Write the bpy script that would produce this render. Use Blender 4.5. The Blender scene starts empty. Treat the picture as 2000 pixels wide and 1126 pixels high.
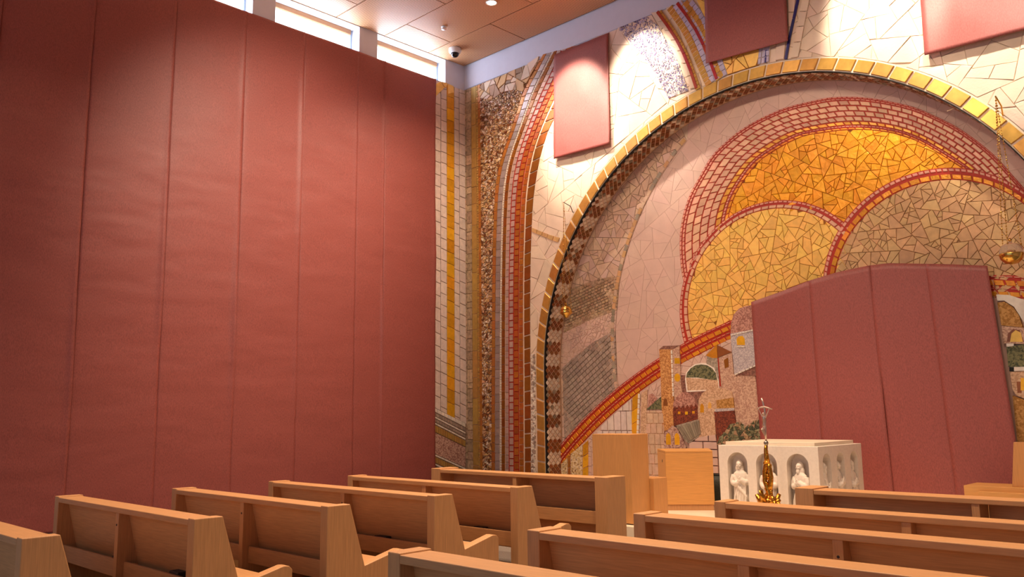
import bpy, bmesh, math, random
from mathutils import Vector, Matrix
sc = bpy.context.scene
COL = sc.collection
R = random.Random(11)
PI = math.pi

# ------------------------------------------------------------------ camera
CAM_Z = 1.43
def make_camera():
    pitch, yaw, roll = .14809, .76992, -.012286
    fw = Vector((-math.sin(yaw)*math.cos(pitch), math.cos(yaw)*math.cos(pitch), math.sin(pitch)))
    rt = Vector((math.cos(yaw), math.sin(yaw), 0)); up = rt.cross(fw)
    c, s = math.cos(roll), math.sin(roll)
    rt, up = c*rt + s*up, c*up - s*rt
    cd = bpy.data.cameras.new('camera'); cam = bpy.data.objects.new('camera', cd); COL.objects.link(cam)
    m = Matrix((rt, up, -fw)).transposed().to_4x4(); m.translation = Vector((0, 0, CAM_Z))
    cam.matrix_world = m
    cd.sensor_width = 36; cd.lens = 1650.5/2000*36; cd.clip_start = .05; cd.clip_end = 200
    sc.camera = cam
make_camera()

# ------------------------------------------------------------------ world, lights, exposure
sc.view_settings.view_transform = 'Standard'; sc.view_settings.look = 'None'
sc.view_settings.gamma = 1; sc.view_settings.use_curve_mapping = False
sc.view_settings.exposure = 0.0
w = bpy.data.worlds.new('world'); sc.world = w; w.use_nodes = True
w.node_tree.nodes['Background'].inputs[0].default_value = (.62, .74, 1, 1)
w.node_tree.nodes['Background'].inputs[1].default_value = .5

def aim(o, loc, tgt):
    o.location = loc
    d = Vector(tgt) - Vector(loc)
    o.rotation_euler = d.to_track_quat('-Z', 'Y').to_euler()
def area(name, loc, tgt, sx, sy, power, col):
    d = bpy.data.lights.new(name, 'AREA'); d.shape = 'RECTANGLE'; d.size = sx; d.size_y = sy
    d.energy = power; d.color = col
    o = bpy.data.objects.new(name, d); COL.objects.link(o); aim(o, loc, tgt); return o
def spot(name, loc, tgt, power, col, ang, blend, rad=.06):
    d = bpy.data.lights.new(name, 'SPOT'); d.energy = power; d.color = col
    d.spot_size = math.radians(ang); d.spot_blend = blend; d.shadow_soft_size = rad
    o = bpy.data.objects.new(name, d); COL.objects.link(o); aim(o, loc, tgt); return o
WARM = (1, .73, .49); COOL = (.70, .78, 1); SPOTC = (1, .85, .70)
# daylight from the glazed rear end of the chapel, behind the pews
area('rear_daylight', (-4.5, -3.9, 3.2), (-4.5, 4, 2.2), 11, 5, 60, COOL)
# clerestory daylight of the left wall
for i, yc in enumerate((3.4, 5.47, 7.59, 9.655)):
    area('clerestory_daylight', (-12.14, yc, 8.06), (-9.5, yc, 8.0), 1.5, .28, 26, COOL)
# warm recessed downlights over nave and sanctuary
for x in (-9.6, -6.9, -4.2, -1.5):
    for y in (3.4, 6.4):
        spot('downlight_lamp', (x, y, 8.30), (x, y, 0), 900 if x > -9 else 230, WARM, 96, .8, .09)
spot('downlight_lamp', (-9.62, 9.5, 8.30), (-9.62, 9.5, 0), 520, (1, .78, .57), 130, .8, .09)
for x in (-9.0, -6.8, -4.6, -2.4):
    spot('sanctuary_lamp_beam', (x, 4.2, 8.30), (x-.2, 11.2, 4.4), 780, (1, .78, .57), 52, .8, .25)
spot('altar_fill_spot', (-4.6, 6.6, 8.30), (-5.2, 9.7, .8), 900, WARM, 34, .8, .15)  # added fill spot to brighten altar and cabinet, not one of the downlights
# soft wash on the papered left wall
spot('wall_wash', (-6.4, 6.4, 8.30), (-11.9, 6.9, 4.7), 2500, (1, .80, .62), 62, 1, .3)
# wall washers aimed at the mosaic above the arch
for x, tx, tz, pw in ((-9.0, -9.0, 6.6, 1200), (-7.55, -7.6, 6.8, 760), (-3.75, -3.75, 6.75, 950), (-2.3, -2.4, 6.45, 1300)):
    spot('mosaic_spot', (x, 9.3, 8.30), (tx, 11, tz), pw, SPOTC, 43, .5, .08)

# ------------------------------------------------------------------ materials
def lin(c):
    return tuple((v/12.92 if v <= .04045 else ((v+.055)/1.055)**2.4) for v in [q/255 for q in c])
MATS = {}
def nodes(name):
    m = bpy.data.materials.new(name); m.use_nodes = True
    nt = m.node_tree; b = nt.nodes['Principled BSDF']
    return m, nt, b
def N_(nt, t, **kw):
    n = nt.nodes.new(t)
    for k, v in kw.items(): setattr(n, k, v)
    return n
def mos(name, rgb, var=.12, rough=.5, metal=0, spec=.5, bump=.15, bscale=40, mottle=.10, mscale=14, hue=.01):
    """mosaic piece: base colour, value shifted from piece to piece, fine mottling and relief"""
    m, nt, b = nodes(name)
    oi = N_(nt, 'ShaderNodeObjectInfo'); ge = N_(nt, 'ShaderNodeNewGeometry')
    ad = N_(nt, 'ShaderNodeMath', operation='ADD'); fr = N_(nt, 'ShaderNodeMath', operation='FRACT')
    nt.links.new(oi.outputs['Random'], ad.inputs[0]); nt.links.new(ge.outputs['Random Per Island'], ad.inputs[1])
    nt.links.new(ad.outputs[0], fr.inputs[0])
    mr = N_(nt, 'ShaderNodeMapRange'); mr.inputs[3].default_value = 1-var; mr.inputs[4].default_value = 1+var
    nt.links.new(fr.outputs[0], mr.inputs[0])
    tc = N_(nt, 'ShaderNodeNewGeometry')
    no = N_(nt, 'ShaderNodeTexNoise'); no.inputs['Scale'].default_value = mscale; no.inputs['Detail'].default_value = 4
    nt.links.new(tc.outputs['Position'], no.inputs['Vector'])
    mr2 = N_(nt, 'ShaderNodeMapRange'); mr2.inputs[1].default_value = .3; mr2.inputs[2].default_value = .7
    mr2.inputs[3].default_value = 1-mottle; mr2.inputs[4].default_value = 1+mottle
    nt.links.new(no.outputs[0], mr2.inputs[0])
    mu = N_(nt, 'ShaderNodeMath', operation='MULTIPLY'); nt.links.new(mr.outputs[0], mu.inputs[0]); nt.links.new(mr2.outputs[0], mu.inputs[1])
    hs = N_(nt, 'ShaderNodeHueSaturation'); hs.inputs['Color'].default_value = (*lin(rgb), 1)
    nt.links.new(mu.outputs[0], hs.inputs['Value'])
    mh = N_(nt, 'ShaderNodeMapRange'); mh.inputs[3].default_value = .5-hue; mh.inputs[4].default_value = .5+hue
    f2 = N_(nt, 'ShaderNodeMath', operation='MULTIPLY'); f2.inputs[1].default_value = 7.31
    f3 = N_(nt, 'ShaderNodeMath', operation='FRACT')
    nt.links.new(fr.outputs[0], f2.inputs[0]); nt.links.new(f2.outputs[0], f3.inputs[0]); nt.links.new(f3.outputs[0], mh.inputs[0])
    nt.links.new(mh.outputs[0], hs.inputs['Hue'])
    nt.links.new(hs.outputs[0], b.inputs['Base Color'])
    b.inputs['Roughness'].default_value = rough; b.inputs['Metallic'].default_value = metal
    b.inputs['Specular IOR Level'].default_value = spec
    if bump:
        bn = N_(nt, 'ShaderNodeTexNoise'); bn.inputs['Scale'].default_value = bscale; bn.inputs['Detail'].default_value = 3
        nt.links.new(tc.outputs['Position'], bn.inputs['Vector'])
        bp = N_(nt, 'ShaderNodeBump'); bp.inputs['Strength'].default_value = bump; bp.inputs['Distance'].default_value = .02
        nt.links.new(bn.outputs[0], bp.inputs['Height']); nt.links.new(bp.outputs[0], b.inputs['Normal'])
    MATS[name] = m; return m
def speck(name, rgb1, rgb2, scale=55, thr=.5, rough=.7, rgb3=None):
    """field of tiny tesserae too small to tell apart: voronoi cells in two or three colours"""
    m, nt, b = nodes(name)
    ge = N_(nt, 'ShaderNodeNewGeometry')
    vo = N_(nt, 'ShaderNodeTexVoronoi'); vo.inputs['Scale'].default_value = scale
    nt.links.new(ge.outputs['Position'], vo.inputs['Vector'])
    sx = N_(nt, 'ShaderNodeSeparateColor'); nt.links.new(vo.outputs['Color'], sx.inputs[0])
    cr = N_(nt, 'ShaderNodeValToRGB'); cr.color_ramp.interpolation = 'LINEAR'
    cr.color_ramp.elements[0].color = (*lin(rgb1), 1); cr.color_ramp.elements[0].position = max(0, thr-.3)
    cr.color_ramp.elements[1].color = (*lin(rgb2), 1); cr.color_ramp.elements[1].position = min(1, thr+.3)
    if rgb3:
        e = cr.color_ramp.elements.new(.97); e.color = (*lin(rgb3), 1)
    nt.links.new(sx.outputs[0], cr.inputs[0]); nt.links.new(cr.outputs[0], b.inputs['Base Color'])
    bp = N_(nt, 'ShaderNodeBump'); bp.inputs['Strength'].default_value = .35; bp.inputs['Distance'].default_value = .006
    nt.links.new(vo.outputs['Distance'], bp.inputs['Height']); bp.invert = True
    nt.links.new(bp.outputs[0], b.inputs['Normal'])
    b.inputs['Roughness'].default_value = rough
    MATS[name] = m; return m
def wood(name, rgb, dark=.8, rough=.45, axis=0, scale=6):
    m, nt, b = nodes(name)
    tc = N_(nt, 'ShaderNodeTexCoord'); mp = N_(nt, 'ShaderNodeMapping')
    s = [22, 22, 22]; s[axis] = 1.1; mp.inputs['Scale'].default_value = s
    nt.links.new(tc.outputs['Object'], mp.inputs['Vector'])
    no = N_(nt, 'ShaderNodeTexNoise'); no.inputs['Scale'].default_value = scale; no.inputs['Detail'].default_value = 6
    nt.links.new(mp.outputs[0], no.inputs['Vector'])
    cr = N_(nt, 'ShaderNodeValToRGB'); c = lin(rgb)
    cr.color_ramp.elements[0].position = .3; cr.color_ramp.elements[0].color = (*[v*dark for v in c], 1)
    cr.color_ramp.elements[1].position = .7; cr.color_ramp.elements[1].color = (*[min(1, v*1.06) for v in c], 1)
    nt.links.new(no.outputs[0], cr.inputs[0]); nt.links.new(cr.outputs[0], b.inputs['Base Color'])
    bp = N_(nt, 'ShaderNodeBump'); bp.inputs['Strength'].default_value = .08; bp.inputs['Distance'].default_value = .004
    nt.links.new(no.outputs[0], bp.inputs['Height']); nt.links.new(bp.outputs[0], b.inputs['Normal'])
    b.inputs['Roughness'].default_value = rough
    MATS[name] = m; return m
def plain(name, rgb, rough=.6, metal=0, noise=.05, nscale=8, bump=0, emit=None, estr=0, alpha=None, trans=0):
    m, nt, b = nodes(name)
    ge = N_(nt, 'ShaderNodeNewGeometry')
    no = N_(nt, 'ShaderNodeTexNoise'); no.inputs['Scale'].default_value = nscale; no.inputs['Detail'].default_value = 4
    nt.links.new(ge.outputs['Position'], no.inputs['Vector'])
    cr = N_(nt, 'ShaderNodeValToRGB'); c = lin(rgb)
    cr.color_ramp.elements[0].position = .3; cr.color_ramp.elements[0].color = (*[v*(1-noise) for v in c], 1)
    cr.color_ramp.elements[1].position = .7; cr.color_ramp.elements[1].color = (*[min(1, v*(1+noise)) for v in c], 1)
    nt.links.new(no.outputs[0], cr.inputs[0]); nt.links.new(cr.outputs[0], b.inputs['Base Color'])
    b.inputs['Roughness'].default_value = rough; b.inputs['Metallic'].default_value = metal
    if trans: b.inputs['Transmission Weight'].default_value = trans
    if bump:
        bp = N_(nt, 'ShaderNodeBump'); bp.inputs['Strength'].default_value = bump; bp.inputs['Distance'].default_value = .01
        nt.links.new(no.outputs[0], bp.inputs['Height']); nt.links.new(bp.outputs[0], b.inputs['Normal'])
    if emit:
        b.inputs['Emission Color'].default_value = (*emit, 1); b.inputs['Emission Strength'].default_value = estr
    MATS[name] = m; return m

# stone, plaster, timber, paper
plain('plaster', (206, 207, 222), .8, noise=.02)
plain('reveal_white', (235, 235, 235), .7, noise=.02)
plain('stone_floor', (118, 110, 104), .5, noise=.25, nscale=60)
plain('platform_stone', (226, 212, 190), .45, noise=.04, nscale=5)
plain('white_stone', (225, 214, 202), .6, noise=.05, nscale=30, bump=.12)
plain('frame_grey', (150, 170, 190), .4)
plain('blind_tan', (164, 118, 80), .7)
plain('window_glow', (255, 255, 255), .5, emit=(.93, .97, 1), estr=5)
plain('lamp_glow', (255, 255, 255), .5, emit=(1, .9, .72), estr=30)
plain('white_metal', (225, 225, 225), .35)
plain('dome_black', (14, 14, 18), .08)
plain('steel', (150, 140, 130), .3, .9)
plain('silver', (205, 185, 170), .28, .85)
plain('bronze_gold', (196, 138, 52), .22, 1, noise=.25, nscale=40, bump=.6)
plain('brass', (226, 182, 92), .18, 1)
plain('black_iron', (22, 20, 20), .5)
plain('dark_green', (38, 44, 36), .6, noise=.3, nscale=60, bump=.4)
plain('book_dark', (44, 32, 30), .6)
wood('oak', (194, 143, 94), .82, .42, 0)
wood('oak_upright', (196, 144, 94), .82, .45, 2)
wood('oak_light', (204, 146, 86), .88, .45, 2)
wood('oak_flat', (214, 156, 88), .88, .45, 0)

def ceiling_mat():
    m, nt, b = nodes('perforated_panel')
    ge = N_(nt, 'ShaderNodeNewGeometry'); sp = N_(nt, 'ShaderNodeSeparateXYZ'); nt.links.new(ge.outputs['Position'], sp.inputs[0])
    prod = []
    for ax, fq in (('X', 26), ('Y', 26)):
        mu = N_(nt, 'ShaderNodeMath', operation='MULTIPLY'); mu.inputs[1].default_value = fq*PI
        si = N_(nt, 'ShaderNodeMath', operation='SINE'); ab = N_(nt, 'ShaderNodeMath', operation='ABSOLUTE')
        nt.links.new(sp.outputs[ax], mu.inputs[0]); nt.links.new(mu.outputs[0], si.inputs[0]); nt.links.new(si.outputs[0], ab.inputs[0])
        prod.append(ab)
    mm = N_(nt, 'ShaderNodeMath', operation='MULTIPLY'); nt.links.new(prod[0].outputs[0], mm.inputs[0]); nt.links.new(prod[1].outputs[0], mm.inputs[1])
    cr = N_(nt, 'ShaderNodeValToRGB')
    cr.color_ramp.elements[0].position = .55; cr.color_ramp.elements[0].color = (*lin((212, 162, 118)), 1)
    cr.color_ramp.elements[1].position = .72; cr.color_ramp.elements[1].color = (*lin((128, 88, 60)), 1)
    nt.links.new(mm.outputs[0], cr.inputs[0]); nt.links.new(cr.outputs[0], b.inputs['Base Color'])
    b.inputs['Roughness'].default_value = .55
    MATS['perforated_panel'] = m
ceiling_mat()
plain('ceiling_void', (60, 44, 34), .9)

def paper_mat():
    m, nt, b = nodes('red_paper')
    tc = N_(nt, 'ShaderNodeNewGeometry')
    n1 = N_(nt, 'ShaderNodeTexNoise'); n1.inputs['Scale'].default_value = 70; n1.inputs['Detail'].default_value = 3
    mp = N_(nt, 'ShaderNodeMapping'); mp.inputs['Scale'].default_value = (1.6, 1.6, .55)
    nt.links.new(tc.outputs['Position'], mp.inputs[0]); nt.links.new(mp.outputs[0], n1.inputs['Vector'])
    cr = N_(nt, 'ShaderNodeValToRGB'); c = lin((152, 76, 69))
    cr.color_ramp.elements[0].position = .3; cr.color_ramp.elements[0].color = (*[v*.78 for v in c], 1)
    cr.color_ramp.elements[1].position = .7; cr.color_ramp.elements[1].color = (*[v*1.2 for v in c], 1)
    nt.links.new(n1.outputs[0], cr.inputs[0]); nt.links.new(cr.outputs[0], b.inputs['Base Color'])
    b.inputs['Roughness'].default_value = .54; b.inputs['Specular IOR Level'].default_value = .65
    bp = N_(nt, 'ShaderNodeBump'); bp.inputs['Strength'].default_value = .15; bp.inputs['Distance'].default_value = .004
    nt.links.new(n1.outputs[0], bp.inputs['Height']); nt.links.new(bp.outputs[0], b.inputs['Normal'])
    MATS['red_paper'] = m
paper_mat()

# mosaic stones and smalti
mos('m_white_block', (226, 208, 198), .06, .55)
mos('m_gold_strip', (240, 178, 40), .18, .3, .3, bump=.6, bscale=16)
mos('m_ochre', (188, 148, 78), .10, .4, .25)
mos('m_grey_stone', (178, 150, 120), .22, .7, mottle=.3, mscale=24)
mos('m_pebble', (196, 158, 118), .40, .5, .1, hue=.015)
mos('m_brown_tile', (150, 88, 32), .10, .25, .25, bump=.08)
mos('m_amber_tile', (182, 116, 50), .12, .3, .2)
mos('m_silver_tile', (176, 162, 158), .14, .3, .35)
mos('m_pink_tile', (192, 160, 150), .14, .4, .1)
mos('m_orange_tile', (186, 106, 42), .16, .28, .25, bump=.3)
mos('m_arch_gold', (208, 160, 80), .10, .32, .55, bump=.10, bscale=9)
mos('m_cream_stone', (232, 208, 184), .06, .7, hue=.012, mottle=.07, mscale=4)
mos('m_gold_deep', (236, 160, 22), .09, .4, .28, bump=.6, bscale=14)
mos('m_gold_pale', (246, 196, 98), .09, .45, .18, bump=.3, bscale=12)
mos('m_gold_sand', (206, 164, 114), .12, .45, .22, bump=.3, bscale=12)
mos('m_pink_stone', (214, 180, 164), .035, .65, hue=.006, mottle=.05, mscale=5)
mos('m_buff_stone', (210, 176, 150), .07, .7, mottle=.12)  # buff brown stone in its own tone, softly mottled
mos('m_red_brick_fill', (222, 172, 140), .16, .45, .08)
mos('m_red_brick_gold', (226, 164, 60), .14, .35, .25)
mos('m_rose_small', (226, 160, 138), .12, .5)
mos('m_orange_gold', (226, 146, 40), .13, .32, .3, bump=.3)
mos('m_grey_tile', (166, 146, 132), .16, .55)
mos('m_sand_brick', (170, 138, 106), .24, .65)
mos('m_diamond_brown', (142, 86, 44), .2, .3, .1)
mos('m_diamond_white', (232, 218, 200), .1, .3)
mos('m_diamond_grey', (150, 138, 118), .2, .3)
mos('m_lilac', (188, 178, 202), .10, .6)
mos('m_violet_chip', (120, 110, 150), .45, .6)
mos('m_bead_white', (236, 226, 212), .06, .4)
mos('m_blue', (36, 36, 110), .1, .3)
mos('m_red_line', (168, 32, 16), .1, .4)
mos('m_leaf_a', (84, 86, 62), .35, .6)
mos('m_leaf_b', (128, 124, 92), .3, .6)
mos('m_tan', (206, 160, 108), .1, .6)
plain('g_red', (176, 40, 14), .6)
plain('g_dark', (120, 84, 52), .8)
plain('g_gold_dark', (146, 92, 18), .7)
plain('g_light', (222, 190, 160), .7)
plain('g_cream', (218, 194, 168), .8)
plain('g_pink', (200, 165, 149), .8)
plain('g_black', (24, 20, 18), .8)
plain('g_white', (232, 214, 190), .7)
plain('g_sand', (150, 110, 72), .8)
plain('g_grey', (140, 118, 100), .8)
speck('s_orange', (176, 112, 56), (220, 164, 100), 60)
speck('s_pink', (176, 132, 112), (214, 178, 152), 62)
speck('s_rose', (150, 96, 84), (204, 152, 134), 62)
speck('s_lavender', (168, 156, 160), (206, 194, 192), 70)
speck('s_brown', (112, 70, 58), (152, 104, 88), 60)
speck('s_green', (64, 70, 48), (124, 122, 84), 48, .45)
speck('s_darkred', (96, 38, 22), (142, 66, 40), 60)
speck('s_sand', (188, 146, 112), (222, 186, 152), 58)
speck('s_ochre', (160, 110, 44), (200, 150, 84), 50)
speck('s_rosebrown', (150, 104, 92), (206, 170, 152), 46)
speck('s_dots', (206, 170, 110), (240, 220, 186), 44, .5, rgb3=(130, 84, 30))
speck('s_grey', (140, 128, 112), (176, 160, 140), 40)

# ------------------------------------------------------------------ object helpers
def link(name, me, parent=None, kind=None):
    o = bpy.data.objects.new(name, me); COL.objects.link(o)
    if parent is not None: o.parent = parent
    if kind: o['kind'] = kind
    return o
def tag(o, label=None, cat=None, group=None, kind=None):
    if label: o['label'] = label
    if cat: o['category'] = cat
    if group: o['group'] = group
    if kind: o['kind'] = kind
    return o
def empty(name, loc=(0, 0, 0), rz=0):
    o = bpy.data.objects.new(name, None); COL.objects.link(o); o.location = loc; o.rotation_euler = (0, 0, rz)
    o.empty_display_size = .1
    return o
def mesh(name, vs, fs, mat, smooth=False):
    me = bpy.data.meshes.new(name); me.from_pydata([tuple(v) for v in vs], [], fs)
    me.materials.append(MATS[mat])
    if smooth: me.polygons.foreach_set('use_smooth', [True]*len(me.polygons))
    me.update(); return me
def bm_obj(name, bm, mat, parent=None, smooth=False, loc=None):
    me = bpy.data.meshes.new(name); bmesh.ops.recalc_face_normals(bm, faces=bm.faces); bm.to_mesh(me); bm.free()
    me.materials.append(MATS[mat])
    if smooth: me.polygons.foreach_set('use_smooth', [True]*len(me.polygons))
    o = link(name, me, parent)
    if loc: o.location = loc
    return o
def add_box(bm, x0, x1, y0, y1, z0, z1, bev=0):
    g = bmesh.new()
    vs = [g.verts.new((x, y, z)) for x in (x0, x1) for y in (y0, y1) for z in (z0, z1)]
    for f in ((0, 1, 3, 2), (4, 6, 7, 5), (0, 4, 5, 1), (2, 3, 7, 6), (0, 2, 6, 4), (1, 5, 7, 3)): g.faces.new([vs[i] for i in f])
    bmesh.ops.recalc_face_normals(g, faces=g.faces)
    if bev: bmesh.ops.bevel(g, geom=g.edges[:], offset=bev, segments=2, affect='EDGES', profile=.5)
    t = bpy.data.meshes.new('t'); g.to_mesh(t); g.free(); bm.from_mesh(t); bpy.data.meshes.remove(t)
def box(name, x0, x1, y0, y1, z0, z1, mat, parent=None, bev=0, kind=None):
    """box with its origin at the middle of its base"""
    bm = bmesh.new(); c = ((x0+x1)/2, (y0+y1)/2, z0)
    add_box(bm, x0-c[0], x1-c[0], y0-c[1], y1-c[1], 0, z1-z0, bev)
    o = bm_obj(name, bm, mat, parent, loc=c)
    if kind: o['kind'] = kind
    return o
def prism(bm, prof, a0, a1, axis='x', bev=0):
    """profile polygon extruded along an axis: axis x takes (y,z), axis y takes (x,z), axis z takes (x,y)"""
    g = bmesh.new()
    def P(p, a): return {'x': (a, p[0], p[1]), 'y': (p[0], a, p[1]), 'z': (p[0], p[1], a)}[axis]
    A = [g.verts.new(P(p, a0)) for p in prof]; B = [g.verts.new(P(p, a1)) for p in prof]
    n = len(prof); g.faces.new(A); g.faces.new(B[::-1])
    for i in range(n): g.faces.new((A[i], B[i], B[(i+1) % n], A[(i+1) % n]))
    bmesh.ops.recalc_face_normals(g, faces=g.faces)
    if bev: bmesh.ops.bevel(g, geom=g.edges[:], offset=bev, segments=2, affect='EDGES', profile=.5)
    t = bpy.data.meshes.new('t'); g.to_mesh(t); g.free(); bm.from_mesh(t); bpy.data.meshes.remove(t)
def lathe(bm, prof, seg=20, center=(0, 0, 0), wob=None):
    rings = []
    for r, z in prof:
        rings.append([bm.verts.new((center[0]+r*math.cos(2*PI*k/seg), center[1]+r*math.sin(2*PI*k/seg), center[2]+z)) for k in range(seg)])
    for a, b in zip(rings, rings[1:]):
        for k in range(seg): bm.faces.new((a[k], a[(k+1) % seg], b[(k+1) % seg], b[k]))
    if prof[0][0] > 1e-4: bm.faces.new(rings[0][::-1])
    if prof[-1][0] > 1e-4: bm.faces.new(rings[-1])
def tube(bm, pts, rad, seg=8):
    pts = [Vector(p) for p in pts]; rs = rad if isinstance(rad, (list, tuple)) else [rad]*len(pts)
    rings = []
    for i, p in enumerate(pts):
        d = (pts[min(i+1, len(pts)-1)]-pts[max(i-1, 0)]).normalized()
        ref = Vector((0, 0, 1)) if abs(d.z) < .9 else Vector((1, 0, 0))
        a = d.cross(ref).normalized(); b = d.cross(a).normalized()
        rings.append([bm.verts.new(p+rs[i]*(a*math.cos(2*PI*k/seg)+b*math.sin(2*PI*k/seg))) for k in range(seg)])
    for a, b in zip(rings, rings[1:]):
        for k in range(seg): bm.faces.new((a[k], a[(k+1) % seg], b[(k+1) % seg], b[k]))
    bm.faces.new(rings[0][::-1]); bm.faces.new(rings[-1])
def blob(bm, c, r, seg=12, rings=8, rot=None):
    """ellipsoid"""
    g = bmesh.new(); bmesh.ops.create_uvsphere(g, u_segments=seg, v_segments=rings, radius=1)
    M = Matrix.Translation(c) @ (rot.to_4x4() if rot else Matrix.Identity(4)) @ Matrix.Diagonal((*r, 1))
    bmesh.ops.transform(g, matrix=M, verts=g.verts)
    t = bpy.data.meshes.new('t'); g.to_mesh(t); g.free(); bm.from_mesh(t); bpy.data.meshes.remove(t)
def baked(o):
    """apply the modifiers of o"""
    dg = bpy.context.evaluated_depsgraph_get(); ev = o.evaluated_get(dg)
    me = bpy.data.meshes.new_from_object(ev); old = o.data
    o.modifiers.clear(); o.data = me
    if old.users == 0: bpy.data.meshes.remove(old)
    return o

# ------------------------------------------------------------------ plane geometry for mosaics
def clip_half(poly, a, b, c):
    """keep a*x+b*y <= c"""
    out = []; n = len(poly)
    for i in range(n):
        p, q = poly[i], poly[(i+1) % n]
        dp, dq = a*p[0]+b*p[1]-c, a*q[0]+b*q[1]-c
        if dp <= 0: out.append(p)
        if (dp < 0 < dq) or (dq < 0 < dp):
            t = dp/(dp-dq); out.append((p[0]+t*(q[0]-p[0]), p[1]+t*(q[1]-p[1])))
    return out
def clip_convex(subj, cell):
    """subject polygon (any) cut to a counter-clockwise convex cell"""
    n = len(cell); p = subj
    for i in range(n):
        x0, y0 = cell[i]; x1, y1 = cell[(i+1) % n]
        a, b = (y1-y0), -(x1-x0)
        p = clip_half(p, a, b, a*x0+b*y0)
        if len(p) < 3: return []
    return p
def area2(p): return .5*sum(p[i][0]*p[(i+1) % len(p)][1]-p[(i+1) % len(p)][0]*p[i][1] for i in range(len(p)))
def cen(p): return (sum(q[0] for q in p)/len(p), sum(q[1] for q in p)/len(p))
def ccw(p): return p if area2(p) > 0 else p[::-1]
def shrink(cell, g):
    p = cell; n = len(cell)
    for i in range(n):
        x0, y0 = cell[i]; x1, y1 = cell[(i+1) % n]
        a, b = (y1-y0), -(x1-x0); L = math.hypot(a, b)
        if L < 1e-6: continue
        p = clip_half(p, a/L, b/L, (a*x0+b*y0)/L-g)
        if len(p) < 3: return []
    return p
def inside(pt, poly):
    x, y = pt; r = False; n = len(poly); j = n-1
    for i in range(n):
        if (poly[i][1] > y) != (poly[j][1] > y) and x < (poly[j][0]-poly[i][0])*(y-poly[i][1])/(poly[j][1]-poly[i][1])+poly[i][0]: r = not r
        j = i
    return r
def shatter(poly, target, rng, spread=.6):
    """split a convex polygon by random straight cracks until the pieces have about the target area"""
    stack = [poly]; out = []
    while stack:
        p = stack.pop(); A = abs(area2(p))
        if A < target*(1+spread*rng.uniform(-1, 1)): out.append(p); continue
        # longest direction
        best = 0; d = (1, 0)
        for i in range(len(p)):
            for j in range(i):
                L = math.hypot(p[i][0]-p[j][0], p[i][1]-p[j][1])
                if L > best: best = L; d = ((p[i][0]-p[j][0])/L, (p[i][1]-p[j][1])/L)
        an = rng.gauss(0, .38); nx, ny = d[0]*math.cos(an)-d[1]*math.sin(an), d[0]*math.sin(an)+d[1]*math.cos(an)
        prj = [nx*q[0]+ny*q[1] for q in p]; t = rng.uniform(.36, .64); c = min(prj)*(1-t)+max(prj)*t
        a, b = clip_half(p, nx, ny, c), clip_half(p, -nx, -ny, -c)
        if len(a) > 2 and len(b) > 2: stack += [a, b]
        else: out.append(p)
    return out
def bbox(poly):
    xs = [p[0] for p in poly]; ys = [p[1] for p in poly]; return min(xs), min(ys), max(xs), max(ys)
def crackle(region, target, gap, rng, holes=(), spread=.6):
    x0, y0, x1, y1 = bbox(region); out = []
    for c in shatter([(x0, y0), (x1, y0), (x1, y1), (x0, y1)], target, rng, spread):
        c = shrink(c, gap/2)
        if len(c) < 3: continue
        if any(all(inside(q, h) for q in c) for h in holes): continue
        if not all(inside(q, region) for q in c):
            c = clip_convex(region, c)
        if len(c) > 2 and abs(area2(c)) > target*.06: out.append(ccw(c))
    return out
def bricks(region, bw, bh, gap, ang=0, rng=R, holes=(), jit=.12):
    """running bond over a region"""
    ca, sa = math.cos(ang), math.sin(ang)
    loc = [(p[0]*ca+p[1]*sa, -p[0]*sa+p[1]*ca) for p in region]
    x0, y0, x1, y1 = bbox(loc); out = []; y = y0; k = 0
    while y < y1:
        h = bh*rng.uniform(1-jit, 1+jit); x = x0-bw*((k % 2)*.5+rng.uniform(0, .2))
        while x < x1:
            wd = bw*rng.uniform(1-jit, 1+jit)
            c = [(x+gap/2, y+gap/2), (x+wd-gap/2, y+gap/2), (x+wd-gap/2, y+h-gap/2), (x+gap/2, y+h-gap/2)]
            if not all(inside(q, loc) for q in c): c = clip_convex(loc, c)
            if len(c) > 2 and abs(area2(c)) > bw*bh*.08:
                g = ccw([(q[0]*ca-q[1]*sa, q[0]*sa+q[1]*ca) for q in c])
                if not any(all(inside(q, hh) for q in g) for hh in holes): out.append(g)
            x += wd
        y += h; k += 1
    return out
def resample(path, n):
    L = [0]
    for a, b in zip(path, path[1:]): L.append(L[-1]+math.hypot(b[0]-a[0], b[1]-a[1]))
    out = []; j = 0
    for i in range(n+1):
        s = L[-1]*i/n
        while j < len(path)-2 and L[j+1] < s: j += 1
        t = (s-L[j])/max(1e-9, L[j+1]-L[j])
        out.append((path[j][0]+t*(path[j+1][0]-path[j][0]), path[j][1]+t*(path[j+1][1]-path[j][1])))
    return out
def plen(path): return sum(math.hypot(b[0]-a[0], b[1]-a[1]) for a, b in zip(path, path[1:]))
def smoothp(path, it=2):
    for _ in range(it):
        q = [path[0]]
        for a, b in zip(path, path[1:]):
            q += [(a[0]*.75+b[0]*.25, a[1]*.75+b[1]*.25), (a[0]*.25+b[0]*.75, a[1]*.25+b[1]*.75)]
        path = q+[path[-1]]
    return path
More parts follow.
